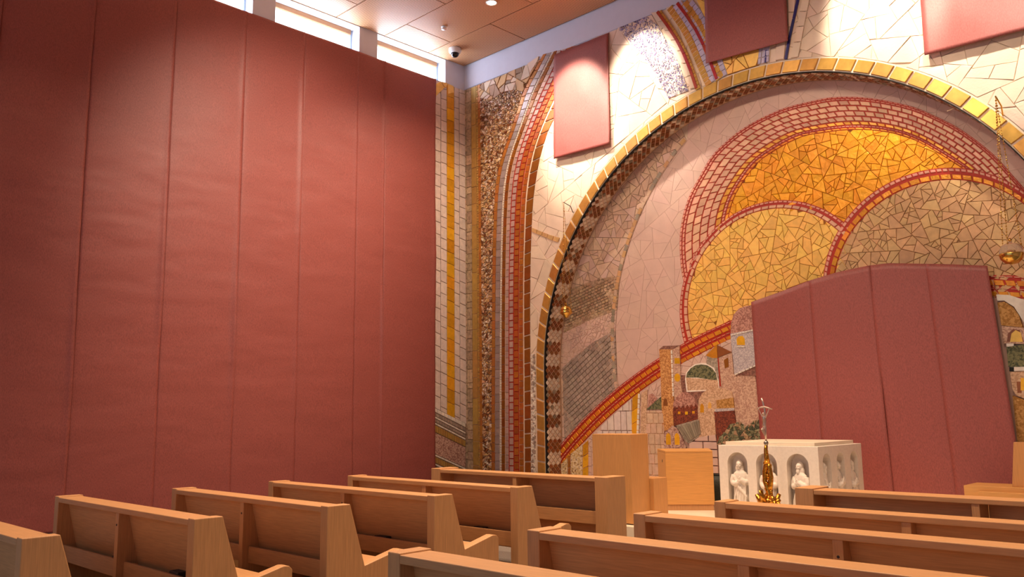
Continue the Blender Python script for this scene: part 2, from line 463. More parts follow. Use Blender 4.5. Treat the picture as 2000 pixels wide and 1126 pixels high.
def loft(pa, pb, f0, f1, length, gap, off=0, rng=R, jit=.05, cut=None):
    """tiles along the strip between two paths, in the fraction f0..f1 of its width"""
    n = max(1, int(round((plen(pa)+plen(pb))/2/length))); K = n*6
    A, B = resample(pa, K), resample(pb, K); out = []
    def at(t, f):
        t = min(max(t, 0), 1)*K; i = min(int(t), K-1); u = t-i
        ax, ay = A[i][0]+(A[i+1][0]-A[i][0])*u, A[i][1]+(A[i+1][1]-A[i][1])*u
        bx, by = B[i][0]+(B[i+1][0]-B[i][0])*u, B[i][1]+(B[i+1][1]-B[i][1])*u
        return (ax+(bx-ax)*f, ay+(by-ay)*f)
    e = [(k+off+(rng.uniform(-jit, jit) if 0 < k < n else 0))/n for k in range(0 if off == 0 else -1, n+1)]
    for t0, t1 in zip(e, e[1:]):
        t0, t1 = max(0, t0), min(1, t1)
        if t1-t0 < .2/n: continue
        q = ccw([at(t0, f0), at(t1, f0), at(t1, f1), at(t0, f1)])
        q = shrink(q, gap/2)
        if len(q) > 2: out.append(q)
    return out
def offset_path(path, d):
    out = []
    for i, p in enumerate(path):
        a, b = path[max(i-1, 0)], path[min(i+1, len(path)-1)]
        dx, dy = b[0]-a[0], b[1]-a[1]; L = math.hypot(dx, dy) or 1
        out.append((p[0]+dy/L*d, p[1]-dx/L*d))
    return out
def arc(cx, cz, r, a0, a1, n=48):
    return [(cx+r*math.cos(math.radians(a0+(a1-a0)*i/n)), cz+r*math.sin(math.radians(a0+(a1-a0)*i/n))) for i in range(n+1)]

# wall frames: (u, v, height off the wall) -> world
BACK_Y, NICHE_Y, LEFT_X, TOP_Z, CEIL_Z, STEP_Z = 11.0, 11.42, -11.9135, 7.88, 8.37, .17
ACX, ACZ, AR, AHOLE = -5.805, 2.157, 4.28, 4.08
def on_back(u, v, h): return (u, BACK_Y-h, v)
def on_niche(u, v, h): return (u, NICHE_Y-h, v)
def on_left(u, v, h): return (LEFT_X+h, u, v)
def on_reveal(s, t, h):
    """s runs up the left jamb and round the arch, t into the wall"""
    leg = ACZ-STEP_Z; r = AHOLE-h
    if s < leg: return (ACX-r, BACK_Y+t, STEP_Z+s)
    a = PI-(s-leg)/AHOLE
    return (ACX+r*math.cos(a), BACK_Y+t, ACZ+r*math.sin(a))

def piece_geo(poly, M, base, h, ch, tilt, rng):
    c = cen(poly); n = len(poly); ta, tb = rng.uniform(-tilt, tilt), rng.uniform(-tilt, tilt)
    o = Vector(M(c[0], c[1], base)); vs = []
    rad = max(1e-4, min(math.hypot(p[0]-c[0], p[1]-c[1]) for p in poly)); k = max(.6, 1-ch/rad)
    for p in poly: vs.append(Vector(M(p[0], p[1], base-.004))-o)
    for p in poly: vs.append(Vector(M(p[0], p[1], base+max(.002, h-ch*.8+ta*(p[0]-c[0])+tb*(p[1]-c[1]))))-o)
    for p in poly:
        q = (c[0]+(p[0]-c[0])*k, c[1]+(p[1]-c[1])*k)
        vs.append(Vector(M(q[0], q[1], base+max(.004, h+ta*(q[0]-c[0])+tb*(q[1]-c[1]))))-o)
    fs = [tuple(range(2*n, 3*n))]
    for i in range(n):
        j = (i+1) % n; fs.append((i, j, n+j, n+i)); fs.append((n+i, n+j, 2*n+j, 2*n+i))
    return o, vs, fs
def lay(name, polys, M, mat, parent, base=.006, h=.014, ch=.005, tilt=.02, limit=300, rng=R, joined=False):
    """lay mosaic pieces: each its own object, beyond the limit (or when tiny) one joined part"""
    mats = mat if isinstance(mat, (list, tuple)) else [mat]
    polys = sorted(polys, key=lambda p: -abs(area2(p)))
    single = [] if joined else polys[:limit]; rest = polys if joined else polys[limit:]
    for p in single:
        o, vs, fs = piece_geo(p, M, base, h, ch, tilt, rng)
        ob = link(name, mesh(name, vs, fs, rng.choice(mats)), parent); ob.location = o
    if rest:
        buckets = {m: ([], []) for m in mats}
        for p in rest:
            o, vs, fs = piece_geo(p, M, base, h, ch, tilt, rng); V, F = buckets[rng.choice(mats)]
            k = len(V); V += [v+o for v in vs]; F += [tuple(i+k for i in f) for f in fs]
        for m, (V, F) in buckets.items():
            if V: link(name+'_rows' if not joined else name, mesh(name, V, F, m), parent, 'stuff')
def plate(name, poly, M, mat, parent, h=.006, back=-.01, label=None):
    """thin mortar bed or slab of one region"""
    poly = ccw(poly); n = len(poly)
    vs = [M(p[0], p[1], h) for p in poly]+[M(p[0], p[1], back) for p in poly]
    fs = [tuple(range(n))]+[(i, n+i, n+(i+1) % n, (i+1) % n) for i in range(n)]
    o = link(name, mesh(name, vs, fs, mat), parent)
    if label: o['label'] = label
    return o
def strip_plate(name, pa, pb, M, mat, parent, h=.006, n=60, label=None, back=-.01):
    A, B = resample(pa, n), resample(pb, n); vs = []; fs = []
    for a, b in zip(A, B): vs += [M(a[0], a[1], back), M(a[0], a[1], h), M(b[0], b[1], h), M(b[0], b[1], back)]
    for i in range(n):
        k = 4*i
        for j in range(3): fs.append((k+j, k+j+1, k+j+5, k+j+4))
    me = mesh(name, vs, fs, mat); bm = bmesh.new(); bm.from_mesh(me); bmesh.ops.recalc_face_normals(bm, faces=bm.faces); bm.to_mesh(me); bm.free()
    o = link(name, me, parent)
    if label: o['label'] = label
    return o
# ------------------------------------------------------------------ the room
ROOM_R, ROOM_F = 2.6, -4.2
floor = box('floor', LEFT_X, ROOM_R, ROOM_F, BACK_Y, -.1, 0, 'stone_floor', kind='structure')
box('platform', -9.88, -1.73, 7.93, NICHE_Y, 0, STEP_Z, 'platform_stone', bev=.004, kind='structure')
box('wall_right', ROOM_R, ROOM_R+.15, ROOM_F, BACK_Y, 0, CEIL_Z, 'plaster', kind='structure')
# rear wall round a wide glazed opening (the daylight behind the pews)
bm = bmesh.new()
add_box(bm, LEFT_X, -10.4, ROOM_F-.15, ROOM_F, 0, CEIL_Z); add_box(bm, 1.4, ROOM_R, ROOM_F-.15, ROOM_F, 0, CEIL_Z)
add_box(bm, -10.4, 1.4, ROOM_F-.15, ROOM_F, 5.8, CEIL_Z); add_box(bm, -10.4, 1.4, ROOM_F-.15, ROOM_F, 0, .6)
tag(bm_obj('wall_rear', bm, 'plaster'), kind='structure')

w5 = empty('window_5', (-4.5, ROOM_F-.08, .6)); w5['kind'] = 'structure'; w5['label'] = 'wide rear glazing behind the pews'
for k in range(8):
    g = bmesh.new(); xx = -5.9+11.8*k/7; add_box(g, xx-.04, xx+.04, -.05, .05, 0, 5.2); bm_obj('mullion', g, 'frame_grey', w5)
for zz in (0, 2.4, 5.12):
    g = bmesh.new(); add_box(g, -5.9, 5.9, -.04, .04, zz, zz+.08); bm_obj('transom', g, 'frame_grey', w5)
# left wall: solid up to the sills, piers between the clerestory windows
WINS = [(2.60, 4.26), (4.68, 6.34), (6.75, 8.43), (8.83, 10.48)]
bm = bmesh.new()
add_box(bm, LEFT_X-.35, LEFT_X, ROOM_F, BACK_Y+.5, 0, TOP_Z)
edges = [ROOM_F]+[v for wn in WINS for v in wn]+[BACK_Y+.5]
for a, b in zip(edges[::2], edges[1::2]): add_box(bm, LEFT_X-.35, LEFT_X, a, b, TOP_Z, CEIL_Z+.06)
wall_left = tag(bm_obj('wall_left', bm, 'plaster'), kind='structure')
for i, (a, b) in enumerate(WINS):
    x = LEFT_X-.25
    wn = empty('window_%d' % (i+1), (x, (a+b)/2, TOP_Z)); wn['kind'] = 'structure'
    wn['label'] = ['clerestory window out of sight at the far left', 'bright clerestory window cut by the left top edge',
                   'bright clerestory window between two white piers', 'bright clerestory window nearest the mosaic corner'][i]
    hw = (b-a)/2
    def wp(name, y0, y1, z0, z1, d0, d1, mat, par=wn, bev=0):
        g = bmesh.new(); add_box(g, d0, d1, y0, y1, z0, z1, bev); return bm_obj(name, g, mat, par)
    wp('pane', -hw+.03, hw-.03, .03, .485, -.015, -.008, 'window_glow')
    fr = bmesh.new()
    add_box(fr, -.03, .02, -hw, -hw+.035, 0, .49); add_box(fr, -.03, .02, hw-.035, hw, 0, .49)
    add_box(fr, -.03, .02, -hw, hw, 0, .03); add_box(fr, -.03, .02, -hw, hw, .47, .49)
    bm_obj('window_frame', fr, 'frame_grey', wn)
    bl = wp('roller_blind', -hw+.02, hw-.04, .385, .475, -.006, .05, 'blind_tan', bev=.008)
    bl['label'] = 'tan rolled-up blind at the window head'
    wp('window_head', -hw, hw, .476, .50, -.1, .25, 'reveal_white')
    wp('window_sill', -hw, hw, -.012, 0.001, -.05, .25, 'reveal_white')

# back wall with the arched recess
bm = bmesh.new()
leg_l, leg_r = ACX-AHOLE, ACX+AHOLE
def quad(bm, *ps): bm.faces.new([bm.verts.new(p) for p in ps])
TOPW = CEIL_Z+.06
quad(bm, (LEFT_X, BACK_Y, 0), (leg_l, BACK_Y, 0), (leg_l, BACK_Y, TOPW), (LEFT_X, BACK_Y, TOPW))
quad(bm, (leg_r, BACK_Y, 0), (ROOM_R, BACK_Y, 0), (ROOM_R, BACK_Y, TOPW), (leg_r, BACK_Y, TOPW))
AN = 96
arcp = arc(ACX, ACZ, AHOLE, 180, 0, AN)
for a, b in zip(arcp, arcp[1:]):
    quad(bm, (a[0], BACK_Y, a[1]), (b[0], BACK_Y, b[1]), (b[0], BACK_Y, TOPW), (a[0], BACK_Y, TOPW))
wall_back = tag(bm_obj('wall_back', bm, 'plaster'), kind='structure')
wall_back['label'] = 'mosaic-covered end wall with a great arched recess'
box('wall_niche', leg_l-.3, leg_r+.3, NICHE_Y, NICHE_Y+.15, 0, ACZ+AHOLE+.2, 'g_cream', kind='structure')['label'] = 'back of the arched recess, mosaic of domes over a town'
wall_niche = bpy.data.objects['wall_niche']
# its mesh carries world coordinates so that the pieces laid on it keep theirs
for v in wall_niche.data.vertices: v.co += wall_niche.location
wall_niche.location = (0, 0, 0)
# reveal lining
vs, fs = [], []
pr = [(leg_l, 0)]+arcp+[(leg_r, 0)]
for p in pr: vs += [(p[0], BACK_Y, p[1]), (p[0], NICHE_Y+.01, p[1])]
for i in range(len(pr)-1): fs.append((2*i, 2*i+2, 2*i+3, 2*i+1))
reveal = link('arch_reveal', mesh('arch_reveal', vs, fs, 'g_light'), wall_back)
reveal['label'] = 'deep arch reveal set with small diamond tiles'

# ceiling with perforated timber panels in half bond
bm = bmesh.new(); add_box(bm, LEFT_X-.3, ROOM_R+.1, ROOM_F-.1, BACK_Y+.1, CEIL_Z+.03, CEIL_Z+.12)
ceiling = tag(bm_obj('ceiling', bm, 'ceiling_void'), kind='structure')
PW = 2.115
rows_y = [11.09-1.055*k for k in range(15)]
for k in range(14):
    y1, y0 = rows_y[k], rows_y[k+1]
    if k == 0: y1 = BACK_Y-.03
    x = -10.2-PW*2 if k % 2 == 0 else -11.26-PW
    while x < ROOM_R:
        a, b = max(x, LEFT_X+.004), min(x+PW, ROOM_R-.02)
        if b-a > .05: box('ceiling_panel', a+.009, b-.009, y0+.009, y1-.009, CEIL_Z, CEIL_Z+.022, 'perforated_panel', ceiling)
        x += PW
# ceiling fittings
t = empty('recessed_downlight', (-9.616, 9.503, CEIL_Z)); tag(t, 'round recessed downlight in the timber ceiling at the top edge', 'ceiling light')
bm = bmesh.new(); lathe(bm, [(.075, 0), (.098, 0), (.1, -.006), (.092, -.012), (.08, -.008), (.075, 0)], 28); bm_obj('trim_ring', bm, 'white_metal', t, True)
bm = bmesh.new(); lathe(bm, [(.001, -.003), (.05, -.004), (.076, -.002), (.076, 0), (.001, 0)], 28); bm_obj('lens', bm, 'lamp_glow', t, True)
t = empty('fire_sprinkler', (-10.862, 9.52, CEIL_Z)); tag(t, 'small concealed sprinkler head below the ceiling panel', 'sprinkler')
bm = bmesh.new(); lathe(bm, [(.045, 0), (.05, -.004), (.05, -.012), (.02, -.016), (.02, -.03), (.001, -.03)], 18); bm_obj('escutcheon', bm, 'white_metal', t, True)
bm = bmesh.new(); lathe(bm, [(.04, -.03), (.046, -.034), (.046, -.055), (.001, -.057)], 18); bm_obj('cap', bm, 'white_metal', t, True)
t = empty('security_camera', (-11.41, 10.28, CEIL_Z)); tag(t, 'white dome security camera with black lens ball in the ceiling corner', 'security camera')
bm = bmesh.new(); lathe(bm, [(.118, 0), (.122, -.015), (.122, -.055), (.112, -.085), (.085, -.10), (.001, -.10)], 28); bm_obj('housing', bm, 'white_metal', t, True)
bm = bmesh.new(); lathe(bm, [(.078, -.098), (.078, -.115), (.070, -.140), (.052, -.162), (.028, -.175), (.001, -.179)], 24); bm_obj('dome', bm, 'dome_black', t, True)
# painted band between mosaic and ceiling
tr = link('trim_1', mesh('trim_1', [(LEFT_X, BACK_Y-.012, TOP_Z+.004), (ROOM_R, BACK_Y-.012, TOP_Z+.004), (ROOM_R, BACK_Y-.012, CEIL_Z+.03), (LEFT_X, BACK_Y-.012, CEIL_Z+.03), (LEFT_X, BACK_Y+.01, TOP_Z+.004), (ROOM_R, BACK_Y+.01, TOP_Z+.004)], [(0, 1, 2, 3), (0, 4, 5, 1)], 'plaster'), None, 'structure')
tr['label'] = 'white painted band between mosaic and ceiling'

# ------------------------------------------------------------------ mosaic of the back wall
EL = smoothp([(-11.232, 0.067), (-11.209, 1.989), (-11.177, 3.415), (-11.151, 4.385), (-11.098, 5.365), (-11.036, 5.853), (-10.893, 6.244), (-10.669, 6.633), (-10.447, 7.077), (-10.309, 7.380), (-10.068, 7.649), (-9.780, 7.957)])
ER = smoothp([(-10.413, 0.109), (-10.389, 1.961), (-10.375, 3.338), (-10.344, 4.272), (-10.286, 5.216), (-10.213, 5.683), (-10.075, 6.137), (-9.942, 6.416), (-9.759, 6.718), (-9.517, 7.039), (-9.279, 7.316), (-8.954, 7.866)])
EQ = smoothp([(-10.242, 0.118), (-10.215, 1.956), (-10.199, 3.321), (-10.166, 4.247), (-10.096, 5.181), (-10.011, 5.622), (-9.901, 6.020), (-9.704, 6.454), (-9.514, 6.692), (-9.289, 6.937), (-9.046, 7.172), (-8.665, 7.866)])
SB = [(-11.957, 0.339), (-11.933, 4.495), (-11.914, 7.836)]
# narrow strips beside the corner
XC = LEFT_X
def vline(x, z0=.1, z1=7.87): return [(x, z0), (x, (z0+z1)/2), (x, z1)]
xa, xb, xc, xd = [p[0] for p in [(-11.861, 2.010), (-11.719, 2.006), (-11.572, 2.001), (-11.454, 1.997)]]
st = strip_plate('corner_stone_strip', vline(XC), vline(xb), on_back, 'g_dark', wall_back, label='rough grey stone strip in the corner')
lay('stone_block', loft(vline(XC), vline(xa), 0, 1, .16, .008, rng=R, jit=.3), on_back, 'm_grey_stone', st, tilt=.05)
lay('stone_block', loft(vline(xa), vline(xb), 0, 1, .19, .008, .5, jit=.3), on_back, 'm_grey_stone', st, tilt=.05)
st = strip_plate('ochre_strip', vline(xb), vline(xd), on_back, 'g_light', wall_back, label='upright strip of ochre gold tiles')
lay('ochre_tile', loft(vline(xb+.006), vline(xc), 0, 1, .40, .008, jit=.2), on_back, 'm_ochre', st)
lay('ochre_tile', loft(vline(xc), vline(xd), 0, .42, .05, .006, jit=.2), on_back, 'm_ochre', st, joined=True)
lay('ochre_tile', loft(vline(xc), vline(xd), .42, 1, .15, .006, .5, jit=.3), on_back, 'm_amber_tile', st)
# pebble field between the strips and the sweeping bands
cut = [p for p in EL if p[1] < 7.87]
reg = [(xd, .1)]+cut+[(cut[-1][0]+.05, 7.87), (xd, 7.87)]
st = plate('pebble_field', reg, on_back, 'g_grey', wall_back, label='field of tumbled brown and cream pebbles')
pr = random.Random(5)
lay('pebbles', crackle(reg, .0032, .010, pr, spread=.8), on_back, ['m_pebble', 'm_pebble', 'm_cream_stone', 'm_tan', 'm_diamond_brown'], st, h=.02, tilt=.22, joined=True, rng=pr)
big = ccw([(-11.497, 7.770), (-11.380, 7.842), (-10.939, 7.848), (-10.594, 7.868), (-10.194, 7.868), (-9.869, 7.946), (-9.936, 7.808), (-10.309, 7.380), (-10.467, 7.465), (-10.805, 7.520), (-11.155, 7.454), (-11.441, 7.575)])
lay('polished_stone', crackle(big, .05, .012, pr), on_back, ['m_tan', 'm_sand_brick', 'm_cream_stone'], st, base=.02, h=.02, tilt=.1, rng=pr)
# the sweeping coloured bands
st = strip_plate('sweeping_band', EL, ER, on_back, 'g_light', wall_back, label='sweeping band of amber, silver and red-grouted tiles curving up the wall')
def band(f0, f1, L, mat, gap=.008, off=0, nm='band_tile', **kw):
    lay(nm, loft(EL, ER, f0, f1, L, gap, off, **kw.pop('lk', {})), on_back, mat, st, **kw)
band(0, .11, .17, 'm_amber_tile', nm='amber_tile')
band(.11, .26, .15, 'm_silver_tile', nm='silver_tile', off=.5)
band(.265, .315, .045, 'm_bead_white', nm='bead_row', joined=True, gap=.010)
band(.32, .42, .16, 'm_brown_tile', nm='brown_band_tile')
red = strip_plate('red_grout', [tuple(a[k]+(b[k]-a[k])*.53 for k in (0, 1)) for a, b in zip(resample(EL, 60), resample(ER, 60))],
                  [tuple(a[k]+(b[k]-a[k])*.85 for k in (0, 1)) for a, b in zip(resample(EL, 60), resample(ER, 60))], on_back, 'g_red', st, h=.009)
band(.43, .545, .125, 'm_pink_tile', nm='rose_tile', gap=.016)
band(.555, .69, .125, 'm_pink_tile', nm='rose_tile', gap=.020, off=.5)
band(.70, .845, .125, 'm_orange_tile', nm='orange_tile', gap=.018)
band(.86, .985, .125, 'm_orange_tile', nm='orange_tile', gap=.012, off=.5)
st = strip_plate('brown_square_band', ER, EQ, on_back, 'g_white', wall_back, h=.008, label='band of large brown square tiles with pale joints')
lay('brown_square_tile', loft(ER, EQ, .08, .98, .245, .022), on_back, ['m_brown_tile'], st, h=.018)

# gold border of the arch
arc_o = [(ACX-AR, .1), (ACX-AR, ACZ)]+arc(ACX, ACZ, AR, 178, 2, 80)
arc_i = [(ACX-AHOLE, .1), (ACX-AHOLE, ACZ)]+arc(ACX, ACZ, AHOLE, 178, 2, 80)
st = strip_plate('arch_border', arc_o, arc_i, on_back, 'g_white', wall_back, h=.02, n=140, label='gold tiled border round the arch')
lay('arch_border_tile', loft(arc_o, arc_i, .03, .99, .262, .030, jit=.02), on_back, 'm_arch_gold', st, base=.02, h=.022, ch=.008, tilt=.03)
stp = strip_plate('arch_shade_line', arc_i, [(p[0], p[1]) for p in offset_path(arc_i, .012)], on_back, 'g_black', wall_back, h=.03, n=140)  # thin black strip painting the shadow line along the border's inner edge

# diamonds of the reveal
LEG = ACZ-STEP_Z
dg = {'m_diamond_brown': [], 'm_diamond_white': [], 'm_diamond_grey': []}
dr = random.Random(3)
s_end = LEG+AHOLE*PI*.93; k = 0; D = .106; DT = .078
bl_strip = link('reveal_shade_strip', mesh('reveal_shade_strip', *(lambda n: ([on_reveal(s_end*i/n, t, .004) for i in range(n+1) for t in (0, .05)], [(2*i, 2*i+2, 2*i+3, 2*i+1) for i in range(n)]))(140), 'g_black'), reveal)  # flat black strip, shade of the gap behind the gold border put in as colour
rowpat = {}
while k*D/2 < s_end:
    for j in range(7):
        if (j+k) % 2: continue
        s, tt = k*D/2, .03+DT/2*(j+.8) if False else .045+j*.058
        if tt+.05 > .425: continue
        hx, ht = D/2-.013, .058-.012
        poly = ccw([(s-hx, tt), (s, tt-ht), (s+hx, tt), (s, tt+ht)])
        key = (k//3) % 4
        g5 = (k//2) % 6
        if s < 5.5: m = 'm_diamond_white' if (k//2) % 4 < 2 and j < 6 else ('m_diamond_grey' if g5 == 3 and j % 3 == 0 else 'm_diamond_brown')
        else: m = 'm_diamond_grey' if (j % 2 == 0 and (k//2) % 2) else ('m_diamond_white' if j == 1 and k % 3 else 'm_diamond_brown')
        if dr.random() < .12: m = dr.choice(list(dg))
        dg[m].append(poly)
    k += 1
for m, ps in dg.items():
    ps.sort(key=lambda p: p[0][0]); near = [p for p in ps if p[0][0] < 5.2][:110]; ids = set(map(id, near))
    lay('diamond_tile', near, on_reveal, m, reveal, base=.004, h=.012, tilt=.06, rng=dr)
    lay('diamond_tile_rows', [p for p in ps if id(p) not in ids], on_reveal, m, reveal, base=.004, h=.012, tilt=.06, joined=True, rng=dr)

# cream stone above and beside the arch
cutq = [p for p in EQ if p[1] < 7.87]
reg = [(-1.30, .1), (-1.30, 7.87), (cutq[-1][0]+.05, 7.87)]+cutq[::-1]+[(ACX-AR-.005, .1), (ACX-AR-.005, ACZ)]+arc(ACX, ACZ, AR+.005, 178, 2, 60)+[(ACX+AR+.005, .1)]
st = plate('cream_stone_field', reg, on_back, 'g_cream', wall_back, label='pale cream crazy-paved stone above the arch')
cr = random.Random(21)
SPK = ccw([(-8.076, 7.872), (-7.468, 7.869), (-7.257, 7.627), (-7.043, 7.172), (-6.904, 6.887), (-6.750, 6.385), (-7.120, 6.363), (-7.298, 6.731), (-7.502, 7.090), (-7.694, 7.382)])
lay('stone_shard', crackle(reg, .115, .005, cr, holes=(SPK,)), on_back, 'm_cream_stone', st, tilt=.03, rng=cr, limit=320)
narrow = ccw([(-10.230, 0.119), (-10.193, 2.406), (-10.204, 2.479), (-10.105, 2.491), (-10.086, 2.220), (-10.133, 0.124)])
lay('white_chip', crackle(narrow, .0035, .010, cr), on_back, ['m_bead_white', 'm_bead_white', 'm_grey_tile'], st, base=.022, h=.012, tilt=.2, joined=True, rng=cr)
# little run of cream tiles beside the arch
lay('cream_tile', loft([(-10.118, 4.767), (-9.883, 4.654), (-9.666, 4.554), (-9.453, 4.475)], [(-10.132, 4.684), (-9.897, 4.572), (-9.680, 4.464), (-9.503, 4.391)], 0, 1, .13, .012), on_back, 'm_tan', st, base=.02)
# violet speckled band
sp = plate('violet_speckled_band', SPK, on_back, 'm_cream_stone', wall_back, h=.030, label='band of violet stone chips on white')
lay('violet_chips', [c for c in crackle(SPK, .0016, .008, cr, spread=.8) if cr.random() < .8], on_back, ['m_violet_chip', 'm_lilac', 'm_violet_chip'], sp, base=.030, h=.008, tilt=.1, joined=True, rng=cr)
# curved ribs round the hidden figure
def rib(name, pts, w, mat, L=.09, gap=.008, base=.036, label=None, joined=True, ground='g_cream'):
    p = smoothp(pts); q = offset_path(p, w)
    o = strip_plate(name, p, q, on_back, ground, wall_back, h=base-.004, n=40, label=label)
    lay(name+'_tile', loft(p, q, .04, .96, L, gap), on_back, mat, o, base=base-.004, joined=joined, tilt=.003)
    return o
rib('red_rib', [(-7.236, 7.885), (-6.954, 7.419), (-6.782, 7.053), (-6.652, 6.675), (-6.575, 6.385)], .055, 'm_red_line', L=.3, gap=.002, base=.044)
rib('gold_rib', [(-7.186, 7.884), (-6.906, 7.420), (-6.727, 7.035), (-6.607, 6.661), (-6.522, 6.370)], .10, 'm_arch_gold', L=.07)
rib('gold_rib', [(-6.970, 7.894), (-6.690, 7.398), (-6.543, 7.010), (-6.433, 6.691), (-6.323, 6.394)], .13, 'm_arch_gold', L=.07)
rib('white_rib', [(-6.894, 7.884), (-6.615, 7.406), (-6.470, 7.020), (-6.361, 6.686), (-6.278, 6.414)], .09, 'm_lilac', L=.10)
rib('red_rib', [(-6.855, 7.896), (-6.611, 7.490), (-6.478, 7.207), (-6.382, 6.958), (-6.275, 6.626), (-6.216, 6.428)], .055, 'm_red_line', L=.3, gap=.002, base=.044)
rib('white_rib', [(-6.806, 7.904), (-6.573, 7.510), (-6.433, 7.209), (-6.346, 6.963), (-6.240, 6.632), (-6.172, 6.431)], .12, 'm_lilac', L=.10)
rib('gold_rib', [(-6.694, 7.880), (-6.530, 7.631), (-6.423, 7.390), (-6.337, 7.143), (-6.202, 6.670), (-6.110, 6.446)], .17, 'm_arch_gold', L=.11, joined=False)
rib('white_rib', [(-6.593, 7.842), (-6.456, 7.622), (-6.343, 7.363), (-6.251, 7.081), (-6.115, 6.659), (-6.058, 6.446)], .10, 'm_lilac', L=.10)
lay('radial_block', loft(smoothp([(-7.405, 7.910), (-7.144, 7.518), (-6.948, 7.141), (-6.780, 6.713), (-6.722, 6.394)]), smoothp([(-7.246, 7.879), (-6.973, 7.425), (-6.801, 7.059), (-6.670, 6.680), (-6.593, 6.390)]), 0, .96, .24, .014), on_back, 'm_cream_stone', st, base=.028)
lay('radial_block', loft(smoothp([(-7.107, 7.882), (-6.840, 7.415), (-6.672, 7.018), (-6.553, 6.645), (-6.468, 6.371)]), smoothp([(-6.980, 7.889), (-6.708, 7.404), (-6.561, 7.016), (-6.450, 6.697), (-6.350, 6.386)]), 0, .96, .24, .014), on_back, 'm_cream_stone', st, base=.028)
GF = ccw([(-6.537, 7.839), (-6.337, 7.816), (-5.357, 7.547), (-5.427, 6.934), (-5.506, 6.706), (-5.555, 6.437), (-6.058, 6.438), (-6.205, 6.950)])
o = plate('gold_field', GF, on_back, 'g_gold_dark', wall_back, h=.030, label='patch of gold shards showing round the hanging paper')
lay('gold_field_shard', crackle(GF, .06, .010, cr), on_back, 'm_gold_pale', o, base=.030, tilt=.08, rng=cr)
for pts, w, mat, L in (([(-5.474, 6.696), (-5.514, 6.440)], .06, 'm_lilac', .09), ([(-5.426, 6.696), (-5.466, 6.433)], .05, 'm_lilac', .09), ([(-5.385, 6.698), (-5.426, 6.429)], .04, 'm_blue', .4), ([(-5.353, 6.696), (-5.386, 6.432)], .10, 'm_lilac', .09)):
    rib('white_rib', pts, w, mat, L)
lay('radial_block', loft([(-5.266, 6.683), (-5.299, 6.420)], [(-5.110, 6.670), (-5.158, 6.400)], 0, 1, .2, .014), on_back, 'm_cream_stone', st, base=.028)
lay('radial_block', loft(smoothp([(-5.045, 7.311), (-5.070, 6.812), (-5.150, 6.405)]), smoothp([(-4.924, 7.266), (-5.002, 6.789), (-5.120, 6.395)]), 0, 1, .22, .014), on_back, 'm_cream_stone', st, base=.028)
rib('blue_rib', [(-4.874, 7.208), (-4.952, 6.957), (-5.020, 6.749), (-5.070, 6.564), (-5.113, 6.385)], .045, 'm_blue', L=.3, gap=.001)
lay('radial_block', loft(smoothp([(-4.835, 7.232), (-4.924, 6.917), (-5.066, 6.386)]), smoothp([(-4.716, 7.189), (-4.805, 6.875), (-4.945, 6.363)]), 0, 1, .22, .014), on_back, 'm_cream_stone', st, base=.028)

# ------------------------------------------------------------------ mosaic in the recess
NI = wall_niche
def inarch(margin=.0): return [(leg_l+margin, .15)]+arc(ACX, ACZ, AHOLE-margin, 180, 0, 60)+[(leg_r-margin, .15)]
nr = random.Random(8)
LINE = arc(-4.581, 2.538, 4.086, 205, 128, 40)            # thin pale line left of the pink field
LINE = [p for p in LINE if math.hypot(p[0]-ACX, max(0, p[1]-ACZ)) < AHOLE]
RO = smoothp([(-7.192, 3.267), (-7.249, 3.446), (-7.282, 3.565), (-7.307, 3.816), (-7.308, 4.058), (-7.289, 4.285), (-7.219, 4.573), (-7.084, 4.866), (-6.873, 5.136), (-6.665, 5.406), (-6.370, 5.590), (-6.086, 5.721), (-5.724, 5.813), (-5.378, 5.861), (-4.887, 5.842), (-4.722, 5.828), (-4.420, 5.754), (-4.131, 5.648), (-3.855, 5.517), (-3.590, 5.373), (-3.339, 5.174), (-3.098, 4.968), (-2.871, 4.711), (-2.708, 4.495), (-2.555, 4.228), (-2.455, 4.061), (-2.400, 3.949)], 1)
RI = smoothp([(-6.484, 3.784), (-6.458, 4.100), (-6.416, 4.374), (-6.304, 4.659), (-6.172, 4.837), (-5.945, 5.075), (-5.763, 5.185), (-5.413, 5.302), (-5.162, 5.356), (-5.009, 5.350), (-4.561, 5.303), (-4.164, 5.204), (-3.820, 5.057), (-3.562, 4.877), (-3.377, 4.704), (-3.223, 4.557), (-3.079, 4.411), (-2.999, 4.308), (-2.794, 4.005)], 1)
LDO = arc(-5.791, 2.942, 1.56, 204, 24, 50); LDI = arc(-5.795, 2.98, 1.40, 206, 24, 50)
RDO = arc(-3.543, 3.043, 1.458, 200, 20, 50); RDI = arc(-3.50, 2.99, 1.345, 200, 20, 50)
GU = arc(-4.063, -5.615, 8.737, 134.0, 74, 70); GL = arc(-4.05, -5.51, 8.36, 134.5, 73, 70)
dome_l = LDI; dome_r = RDI
lower = [p for p in GU]+[(-1.8, .15), (-10.2, .15)]
